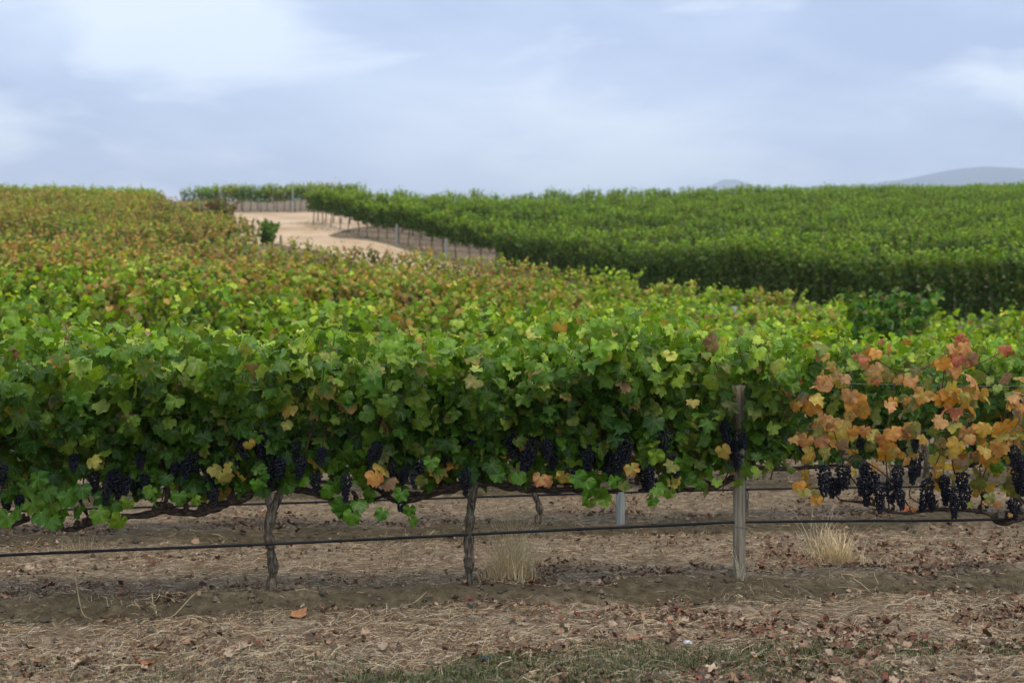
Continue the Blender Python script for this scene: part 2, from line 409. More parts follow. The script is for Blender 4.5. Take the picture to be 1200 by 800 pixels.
# ---- far hills
def hill(d, prof, depth):
    V = []; pxs = np.array([p for p, _ in prof]); pys = np.array([q for _, q in prof])
    px = np.linspace(pxs[0], pxs[-1], 80); py = np.interp(px, pxs, pys) + (fbm(px * .03, px * 0 + 3, 4) - .5) * 2.5 * (np.interp(px, pxs, pys) < 222)
    nr = 9
    for j in range(nr):
        s = j / (nr - 1); hh = math.sin(s * math.pi) if j not in (0, nr - 1) else 0
        dd = d + (s - .5) * depth
        for a, b_ in zip(px, py):
            top = (HZ - b_) / F * d
            V.append(((a - 600) / F * d, dd + 200 * (vnoise(a * .02, j * 1.3) - .5), -12 + (top + 12) * hh))
    ii = np.arange(len(V)).reshape(nr, len(px))
    f = np.stack([ii[:-1, :-1], ii[:-1, 1:], ii[1:, 1:], ii[1:, :-1]], -1).reshape(-1, 4)
    return fast_mesh('far_hill', np.array(V), f, M_hill)
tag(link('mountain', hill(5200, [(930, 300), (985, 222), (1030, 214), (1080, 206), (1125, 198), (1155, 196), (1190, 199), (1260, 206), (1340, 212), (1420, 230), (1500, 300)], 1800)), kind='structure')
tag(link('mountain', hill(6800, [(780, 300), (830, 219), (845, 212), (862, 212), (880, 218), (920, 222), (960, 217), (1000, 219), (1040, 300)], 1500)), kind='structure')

# ------------------------------------------------------------------ leaves
def leaf_outline(g, fine=True):
    if fine:
        a = [0, 9, 19, 30, 41, 52, 64, 78, 92, 106, 122, 142, 164]
        r = [1.0, .88, .90, .76, .86, .94, .84, .73, .83, .82, .74, .70, .54]
    else:
        a = [0, 28, 52, 80, 105, 150]; r = [1.0, .80, .92, .74, .80, .55]
    pts = [(a[0], r[0])] + [(x, y) for x, y in zip(a[1:], r[1:])] + [(180, .10)] + [(-x, y) for x, y in zip(a[:0:-1], r[:0:-1])]
    P = []
    for x, y in pts:
        x = math.radians(x + (g.random() - .5) * 5); y *= 1 + (g.random() - .5) * .17
        P.append((math.sin(x) * y * 1.06, math.cos(x) * y))
    return np.array(P)

def leaf_template(g, kind):
    """verts, tris, uv; blade in XY, tip at +Y, normal +Z"""
    if kind == 'far':
        V = np.array([(0, -.3, 0), (.62, .2, -.12), (0, .95, -.1), (-.62, .2, -.12)], float)
        V[:, 2] += (g.random(4) - .5) * .2
        return V, np.array([(0, 1, 2), (0, 2, 3)]), V[:, :2] * .5 + .5
    P = leaf_outline(g, kind == 'fine'); k = len(P)
    r = np.hypot(P[:, 0], P[:, 1])
    cup = g.uniform(-.65, .25); fold = g.uniform(-.1, .75); wav = g.uniform(.07, .2); ph = g.random() * 6
    ang = np.arctan2(P[:, 0], P[:, 1])
    z = cup * r ** 2 + fold * np.abs(P[:, 0]) * .6 - .25 * np.clip(P[:, 1], 0, 1) ** 2 + wav * np.sin(ang * 5 + ph) * r
    V = np.vstack([[0, 0, 0], np.c_[P, z]])
    F_ = np.array([(0, 1 + (i + 1) % k, 1 + i) for i in range(k)])
    return V, F_, V[:, :2] * .5 + .5

G_DEEP = [(.024, .085, .004), (.034, .108, .005), (.046, .130, .006)]
G_MID = [(.064, .168, .007), (.084, .190, .009), (.106, .205, .010)]
G_BRI = [(.175, .280, .020), (.230, .320, .032), (.280, .355, .055)]
YEL = [(.42, .33, .05), (.50, .36, .07), (.36, .32, .06)]
ORA = [(.52, .24, .04), (.60, .29, .06), (.54, .29, .10), (.42, .26, .04)]
RED = [(.46, .11, .04), (.36, .09, .035), (.54, .17, .08)]
BRN = [(.20, .11, .05), (.28, .17, .09), (.15, .08, .045)]
ORM = [(.27, .13, .04), (.32, .18, .06), (.22, .12, .04), (.34, .22, .07)]
REM = [(.20, .07, .04), (.25, .09, .05)]
OLI = [(.16, .17, .03), (.20, .19, .04), (.13, .16, .025)]
def pick(g, pal, n):
    """pal: list of (weight, colours)"""
    w = np.array([p[0] for p in pal], float); w /= w.sum()
    c = g.choice(len(pal), size=n, p=w)
    out = np.empty((n, 3))
    for i in range(n):
        cs = pal[c[i]][1]; out[i] = cs[g.integers(len(cs))]
    return out * (1 + (g.random((n, 1)) - .5) * .4) * (1 + (g.random((n, 3)) - .5) * .14)
PAL = {
    'green': [(6, G_DEEP), (6.5, G_MID), (1.8, G_BRI), (.1, YEL), (.06, BRN), (.25, OLI)],
    'lime': [(3, G_DEEP), (5, G_MID), (3.4, G_BRI), (.15, YEL), (.06, ORM), (.15, BRN), (.8, OLI)],
    'mixed': [(2.8, G_DEEP), (4, G_MID), (1.5, G_BRI), (.2, YEL), (1.4, ORM), (.6, REM), (.8, BRN), (3.4, OLI)],
    'rusty': [(2.4, G_DEEP), (2.4, G_MID), (.5, G_BRI), (.15, YEL), (3.2, ORM), (1.8, REM), (2.0, BRN), (2.2, OLI)],
    'hedge': [(3.5, G_DEEP), (7, G_MID), (1.6, G_BRI), (.05, YEL), (.2, BRN), (.1, ORM), (2.4, OLI)],
}

def frames(nrm, tip):
    nrm = nrm / np.linalg.norm(nrm, axis=1)[:, None]
    tip = tip - (tip * nrm).sum(1)[:, None] * nrm
    tip /= np.linalg.norm(tip, axis=1)[:, None] + 1e-9
    x = np.cross(tip, nrm)
    return np.stack([x, tip, nrm], -1)            # columns

def shoot_leaves(g, u0, u1, n, z0, ztop, spread=.22, node=.065, drop=.25, petiole=.075, lat=.5, cane_list=None, sizes=(.046, .090), zc=None):
    """leaves on shoots rising from the cordon: pos, normal, tip, size (row frame: u along, v across, z up)"""
    P, Nn, T, Sz = [], [], [], []
    for i in range(n):
        u = u0 + (u1 - u0) * (i + g.random()) / n
        zb = z0 if zc is None else zc(u)
        L = (ztop - zb) * g.uniform(.78, 1.06) * (1.14 if g.random() < .06 else 1)
        lean = np.array([g.normal(0, .24), g.normal(0, spread), 0.0])
        sag = g.random() < drop
        side = 1 if lean[1] > 0 else -1
        L *= 1.15 if sag else 1
        m_ = max(int(L / node), 4)
        t = (np.arange(m_) + g.random()) / m_
        pos = np.zeros((m_, 3)); pos[:, 0] = u; pos[:, 2] = zb
        pos += L * (t[:, None] * np.array([0, 0, 1.0]) + (t[:, None] ** 1.3) * lean)
        wig = g.normal(0, 1, 4)
        pos[:, 0] += .04 * np.sin(t * 5 + wig[0]); pos[:, 1] += .035 * np.sin(t * 6 + wig[1])
        if sag:
            pos[:, 2] -= L * .55 * np.clip(t - .45, 0, 1) ** 1.6; pos[:, 1] += side * .38 * L * np.clip(t - .35, 0, 1) ** 1.4
        if cane_list is not None: cane_list.append(np.vstack([[u, 0, zb - .01], pos]))
        for rep in range(2):
            keep = np.ones(m_, bool) if rep == 0 else g.random(m_) < lat
            q = pos[keep]; k = len(q)
            if not k: continue
            out = np.sign(q[:, 1] + g.normal(0, .07, k)); out[out == 0] = 1
            az = g.normal(0, .75, k)
            od = np.c_[np.sin(az), out * np.cos(az), np.zeros(k)]
            pl = petiole * g.uniform(.5, 1.4, k) * (1 + rep * .6)
            pp = q + od * pl[:, None] + np.c_[np.zeros((k, 2)), pl * g.uniform(-.2, .8, k)]
            hrel = np.clip((pp[:, 2] - zb) / (ztop - zb), 0, 1.2)
            up = g.uniform(.3, 1.15, k) + .9 * np.clip(hrel - .72, 0, 1) * 2
            nn = od + np.c_[np.zeros((k, 2)), up] + g.normal(0, .72, (k, 3))
            tp = od * .5 + np.array([0, 0, -1.0]) * (1 - .5 * np.clip(hrel - .7, 0, 1))[:, None] + g.normal(0, .5, (k, 3))
            tp = tp + np.c_[np.zeros((k, 2)), 1.5 * np.clip(hrel - .8, 0, .4) * 2.5]
            P.append(pp); Nn.append(nn); T.append(tp)
            sz = g.uniform(*sizes, k) * (1 - .38 * np.clip(t[keep] - .75, 0, 1) * 4 * .9) * (1 - rep * .15)
            Sz.append(sz)
    return np.vstack(P), np.vstack(Nn), np.vstack(T), np.concatenate(Sz)

def leaf_mesh(name, g, P, Nn, T, Sz, C, kind, material, alpha=None):
    tm = [leaf_template(g, kind) for _ in range(1 if kind == 'far' else 6)]
    if kind == 'far': tm = [leaf_template(g, kind) for _ in range(4)]
    Rm = frames(Nn, T); which = g.integers(len(tm), size=len(P))
    Vs, Fs, Us, Cs = [], [], [], []; off = 0
    for w, (v, f, uv) in enumerate(tm):
        s = which == w; k = s.sum()
        if not k: continue
        X = np.einsum('kij,nj->kni', Rm[s], v) * Sz[s][:, None, None] + P[s][:, None]
        Vs.append(X.reshape(-1, 3)); Fs.append((f[None] + (np.arange(k) * len(v))[:, None, None]).reshape(-1, 3) + off)
        Us.append(np.tile(uv, (k, 1)))
        a = np.ones(k) if alpha is None else alpha[s]
        Cs.append(np.repeat(np.c_[C[s], a], len(v), 0)); off += k * len(v)
    return fast_mesh(name, np.vstack(Vs), np.vstack(Fs), material, True, np.vstack(Cs), np.vstack(Us))

# ---- leaf meshes shared by the single leaves of the near vines
gl = np.random.default_rng(11)
LEAF = []
for i in range(14):
    v, f, uv = leaf_template(gl, 'fine')
    pv = np.array([[0, 0, 0]])
    # petiole: a thin three-sided stalk behind the blade
    L = gl.uniform(.55, .9); tip = np.array([gl.uniform(-.2, .2), -L, -.35])
    tv = []
    for q, rr_ in ((np.zeros(3), .022), (tip, .018)):
        for k in range(3):
            a = k * 2.094; tv.append(q + np.array([math.cos(a) * rr_, 0, math.sin(a) * rr_ - .012]))
    tv = np.array(tv); nb_ = len(v)
    tf = np.array([(0, 1, 4), (0, 4, 3), (1, 2, 5), (1, 5, 4), (2, 0, 3), (2, 3, 5)]) + nb_
    V2 = np.vstack([v, tv]); col = np.ones((len(V2), 4)); col[nb_:, :3] = (1.6, .75, 1.0)
    LEAF.append(fast_mesh('leaf', V2, np.vstack([f, tf]), M_leaf, True, col, np.vstack([uv, np.full((6, 2), .5)])))

def leaf_objects(parent, base, P, Nn, T, Sz, C, A, g):
    Rm = frames(Nn, T)
    for i in range(len(P)):
        o = bpy.data.objects.new('leaf', LEAF[g.integers(len(LEAF))]); COL.objects.link(o); o.parent = parent
        m_ = Matrix([[*(Rm[i][r] * Sz[i]), P[i][r] - base[r]] for r in range(3)] + [[0, 0, 0, 1]])
        o.matrix_basis = m_
        o.color = (*C[i], A[i])

# ---- grape bunches
def ico():
    t = (1 + 5 ** .5) / 2
    v = [(-1, t, 0), (1, t, 0), (-1, -t, 0), (1, -t, 0), (0, -1, t), (0, 1, t), (0, -1, -t), (0, 1, -t), (t, 0, -1), (t, 0, 1), (-t, 0, -1), (-t, 0, 1)]
    f = [(0, 11, 5), (0, 5, 1), (0, 1, 7), (0, 7, 10), (0, 10, 11), (1, 5, 9), (5, 11, 4), (11, 10, 2), (10, 7, 6), (7, 1, 8), (3, 9, 4), (3, 4, 2), (3, 2, 6), (3, 6, 8), (3, 8, 9), (4, 9, 5), (2, 4, 11), (6, 2, 10), (8, 6, 7), (9, 8, 1)]
    v = [np.array(x, float) / np.linalg.norm(x) for x in v]
    mid = {}; nf = []
    def mp_(a, b_):
        k = (min(a, b_), max(a, b_))
        if k not in mid:
            c = v[a] + v[b_]; v.append(c / np.linalg.norm(c)); mid[k] = len(v) - 1
        return mid[k]
    for a, b_, c in f:
        x, y, z = mp_(a, b_), mp_(b_, c), mp_(c, a); nf += [(a, x, z), (b_, y, x), (c, z, y), (x, y, z)]
    return np.array(v), np.array(nf)
IV, IF = ico()
def bunch(g, L, wid):
    J = Join(); n_ = int(40 + L * 380)
    for i in range(n_):
        s = (i + .5) / n_
        rad = wid * (1 - .72 * s ** 1.3) * (.35 + .65 * min(1, s * 6)) * math.sqrt(g.uniform(.35, 1)); a = i * 2.4 + g.random() * .7
        c = np.array([math.cos(a) * rad, math.sin(a) * rad, -L * s + g.uniform(-.006, .006)])
        J.add(IV * g.uniform(.0080, .0102) + c, None, IF)
    st, q, t = tube([(0, 0, .05), (.004, 0, .0), (0, 0, -L * .8)], [.003, .003, .002], 5); J.add(st, q, t)
    return J.mesh('grape_bunch', M_grape)
BUNCH = [bunch(np.random.default_rng(50 + i), L * .92, w * 1.18) for i, (L, w) in enumerate([(.15, .038), (.19, .042), (.22, .05), (.13, .035), (.17, .052), (.24, .044)])]

# ------------------------------------------------------------------ near row (row one)
def row_at(px, k=0):
    """point of row k seen at photo column px"""
    a = (px - 600) / F; y = (ROWD0 + k * ROWS) / (1 - ROWK * a); return a * y, y
def on_row(px, py, k=0, off=0.0):
    x, y = row_at(px, k); s = (y + off) / y
    return np.array([x * s, y + off, (HZ - py) / F * (y + off)])
U = np.array([math.cos(RANG), math.sin(RANG), 0]); Vv = np.array([-math.sin(RANG), math.cos(RANG), 0])
def to_world(A, o):
    return o + A[:, :1] * U + A[:, 1:2] * Vv + A[:, 2:3] * np.array([0, 0, 1.0])
def dir_world(A): return A[:, :1] * U + A[:, 1:2] * Vv + A[:, 2:3] * np.array([0, 0, 1.0])

def wood(name, parent, base, path_px, r0, r1, k=0, sub=4, seg=9, material=None, seed=0, wob=.012, rough=.14):
    g = np.random.default_rng(seed)
    P = np.array([on_row(a, b_, k) for a, b_ in path_px]); P[:, 1] += g.normal(0, wob, len(P))
    P = smooth_path(P, sub)
    r = np.linspace(r0, r1, len(P)) * (1 + .18 * np.sin(np.arange(len(P)) * 1.3 + seed) + g.normal(0, .07, len(P)))
    V_, q, t = tube(P - base, r, seg, rough, seed)
    J = Join().add(V_, q, t)
    return J

def near_vine(label, spec, seed, k=0, group='grapevines of the front row'):
    g = np.random.default_rng(seed)
    tx, ty = row_at(spec['trunk'][0][0], k); ty += spec.get('off', 0)
    base = np.array([tx, ty, gz1(tx, ty)])
    root = empty('grapevine', base); tag(root, label, 'grapevine', group)
    tp = list(spec['trunk'])
    J = wood('trunk', root, base, tp, spec.get('r', .042), spec.get('r', .042) * .72, k, seed=seed, seg=11)
    if spec.get('off'):
        for v_ in J.v: v_[:, 1] += spec['off']
    # flare and root the trunk in the soil
    z0 = J.v[0][:, 2].min(); J.v[0][:, 2] = np.where(J.v[0][:, 2] < .06, J.v[0][:, 2] - .06, J.v[0][:, 2])
    fl = 1 + .35 * np.clip((.10 - J.v[0][:, 2]) / .15, 0, 1)
    cx = J.v[0][:11, 0].mean(); cyv = J.v[0][:11, 1].mean()
    link('trunk', J.mesh('trunk', M_bark), root)
    for i, arm in enumerate(spec['arms']):
        r0 = arm[0]; Ja = wood('cordon', root, base, arm[2], r0, arm[1], k, seed=seed * 7 + i, seg=9, rough=.2)
        # spurs
        for s in range(int(len(arm[2]) * .9)):
            q = Ja.v[0][:-2].reshape(-1, 9, 3).mean(1)
            c = q[g.integers(2, len(q))]
            h = g.uniform(.03, .075)
            V_, fq, ft = tube(smooth_path([c, c + (g.uniform(-.02, .02), g.uniform(-.02, .02), h * .6), c + (g.uniform(-.04, .04), g.uniform(-.03, .02), h)], 2), [r0 * .75, r0 * .8, r0 * .6, r0 * .65, r0 * .3], 7, .2, int(g.integers(1e6)))
            Ja.add(V_, fq, ft)
        link('cordon', Ja.mesh('cordon', M_cordon), root)
    canes = []
    Ps, Ns, Ts, Ss, Cc, Aa = [], [], [], [], [], []
    for sh in spec['shoots']:
        px0, px1, n_, pyb, zt, pal = sh[:6]; kw = sh[6] if len(sh) > 6 else {}
        xa, ya = row_at(px0, k); xb, yb = row_at(px1, k)
        o = np.array([tx, ty - spec.get('off', 0), 0])
        ua = (np.array([xa, ya, 0]) - o) @ U; ub = (np.array([xb, yb, 0]) - o) @ U
        cl = []
        zb = on_row((px0 + px1) / 2, pyb, k)[2]
        P, Nn, T, Sz = shoot_leaves(g, ua, ub, int(n_ * 1.25 + .5), zb, base[2] + zt, cane_list=cl, **kw)
        lowz = np.clip((.86 - (P[:, 2] - base[2])) / .2, 0, 1)
        if isinstance(pal, str):
            kp = g.random(len(P)) > lowz * (.15 + 1.1 * np.clip(fbm((P[:, 0] + tx) * 3.5 + 7, P[:, 2] * 3.5, 2) * 2.2 - .6, 0, 1) * .75)
            P, Nn, T, Sz = P[kp], Nn[kp], T[kp], Sz[kp]
        C = pick(g, PAL[pal] if isinstance(pal, str) else pal, len(P))
        # leaves turn first low down, where they are oldest
        low = (P[:, 2] - base[2]) < .85
        turn = low & (g.random(len(P)) < .055)
        if turn.any(): C[turn] = pick(g, [(2, YEL), (1, ORA), (1.6, OLI)], turn.sum())
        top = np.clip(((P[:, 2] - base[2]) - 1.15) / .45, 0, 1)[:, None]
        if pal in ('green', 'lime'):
            C = C * (.78 + .75 * top) + np.array([.06, .055, .006]) * top  # skylight on the canopy top painted in: leaf colour brightens with height
        A = np.where(g.random(len(P)) < .05, g.uniform(.4, .85, len(P)), 1.0)
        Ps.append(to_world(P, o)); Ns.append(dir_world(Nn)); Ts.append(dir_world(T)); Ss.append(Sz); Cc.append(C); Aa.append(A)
        canes += [to_world(c, o) for c in cl]
    extra = []
    for (lx, ly, c, s) in spec.get('leaves', []):
        extra.append((lx, ly, c, s))
        if spec.get('company'):
            for _ in range(g.integers(0, 3)):
                cc = np.array(c) * .6 + .4 * np.array(pick(g, [(4, ORA), (3, OLI), (1, BRN), (1.4, YEL), (.15, RED)], 1)[0])
                extra.append((lx + g.normal(0, 12), ly + g.normal(0, 10), tuple(cc * .85), s * g.uniform(.55, .85)))
    for (lx, ly, c, s) in extra:
        p = on_row(lx, ly, k, g.uniform(-.28, -.12))
        Ps.append(p[None]); Ns.append(np.array([[g.normal(0, .65), -1, g.normal(.3, .5)]])); Ts.append(np.array([[g.normal(0, .5), -.2, -1]]))
        Ss.append(np.array([s * .72])); Cc.append(np.array([c]) * g.uniform(.85, 1.15)); Aa.append(np.array([g.choice([1, 1, .6, .3]) if c[0] > c[1] else 1.0]))
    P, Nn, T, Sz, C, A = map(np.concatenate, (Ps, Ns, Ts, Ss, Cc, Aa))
    if spec.get('clear'):
        a0, a1, b0, b1 = spec['clear']; px_ = P[:, 0] / P[:, 1] * F + 600; py_ = HZ - P[:, 2] / P[:, 1] * F
        kp = ~((px_ > a0) & (px_ < a1) & (py_ > b0) & (py_ < b1) & (g.random(len(P)) < .85))
        P, Nn, T, Sz, C, A = P[kp], Nn[kp], T[kp], Sz[kp], C[kp], A[kp]
    # canes
    J = Join()
    for c in canes[::3]:
        c = c[::2] if len(c) > 6 else c
        V_, q, t = tube(c - base, np.linspace(.0052, .0022, len(c)), 5); J.add(V_, q, t)
    for c in spec.get('canes', []):
        pts = smooth_path([on_row(a, b_, k, -.02 * i) for i, (a, b_) in enumerate(c)], 3)
        V_, q, t = tube(pts - base, np.linspace(.0055, .003, len(pts)), 5); J.add(V_, q, t)
    if J.n: tag(link('cane', J.mesh('cane', M_cane), root), kind='stuff')
    # the 300 leaves that show largest are single parts
    vis = (P - np.array([0, 0, 0])) @ np.array([0, -1.0, .55]) + g.normal(0, .12, len(P)) + (P @ -Vv) * 1.0
    score = -((P - base) @ Vv) * 1.0 + .35 * (P[:, 2] - base[2]) + g.normal(0, .05, len(P)) + Sz
    order = np.argsort(-score); nk = spec.get('single', 300)
    a = order[:nk]; b_ = order[nk:]
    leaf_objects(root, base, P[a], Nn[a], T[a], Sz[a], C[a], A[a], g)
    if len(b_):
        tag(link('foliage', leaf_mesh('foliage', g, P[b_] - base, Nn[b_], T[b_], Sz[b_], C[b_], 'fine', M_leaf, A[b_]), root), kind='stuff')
    more = [(g.uniform(*spec['fruit']), g.uniform(528, 576), int(g.integers(6)), g.uniform(.55, .9)) for _ in range(8)] if spec.get('fruit') else []
    for (bx, by, vi, sc) in spec.get('bunches', []) + more:
        p = on_row(bx, by, k, g.uniform(-.2, -.04) if k == 0 else -.05)
        me = BUNCH[vi % len(BUNCH)]; sc *= .9
        o = link('grape_bunch', me, root, p + np.array([0, 0, .085 * sc]) - base)
        o.rotation_euler = (g.normal(0, .1), g.normal(0, .1), g.random() * 6.28); o.scale = (sc, sc, sc)
    return root

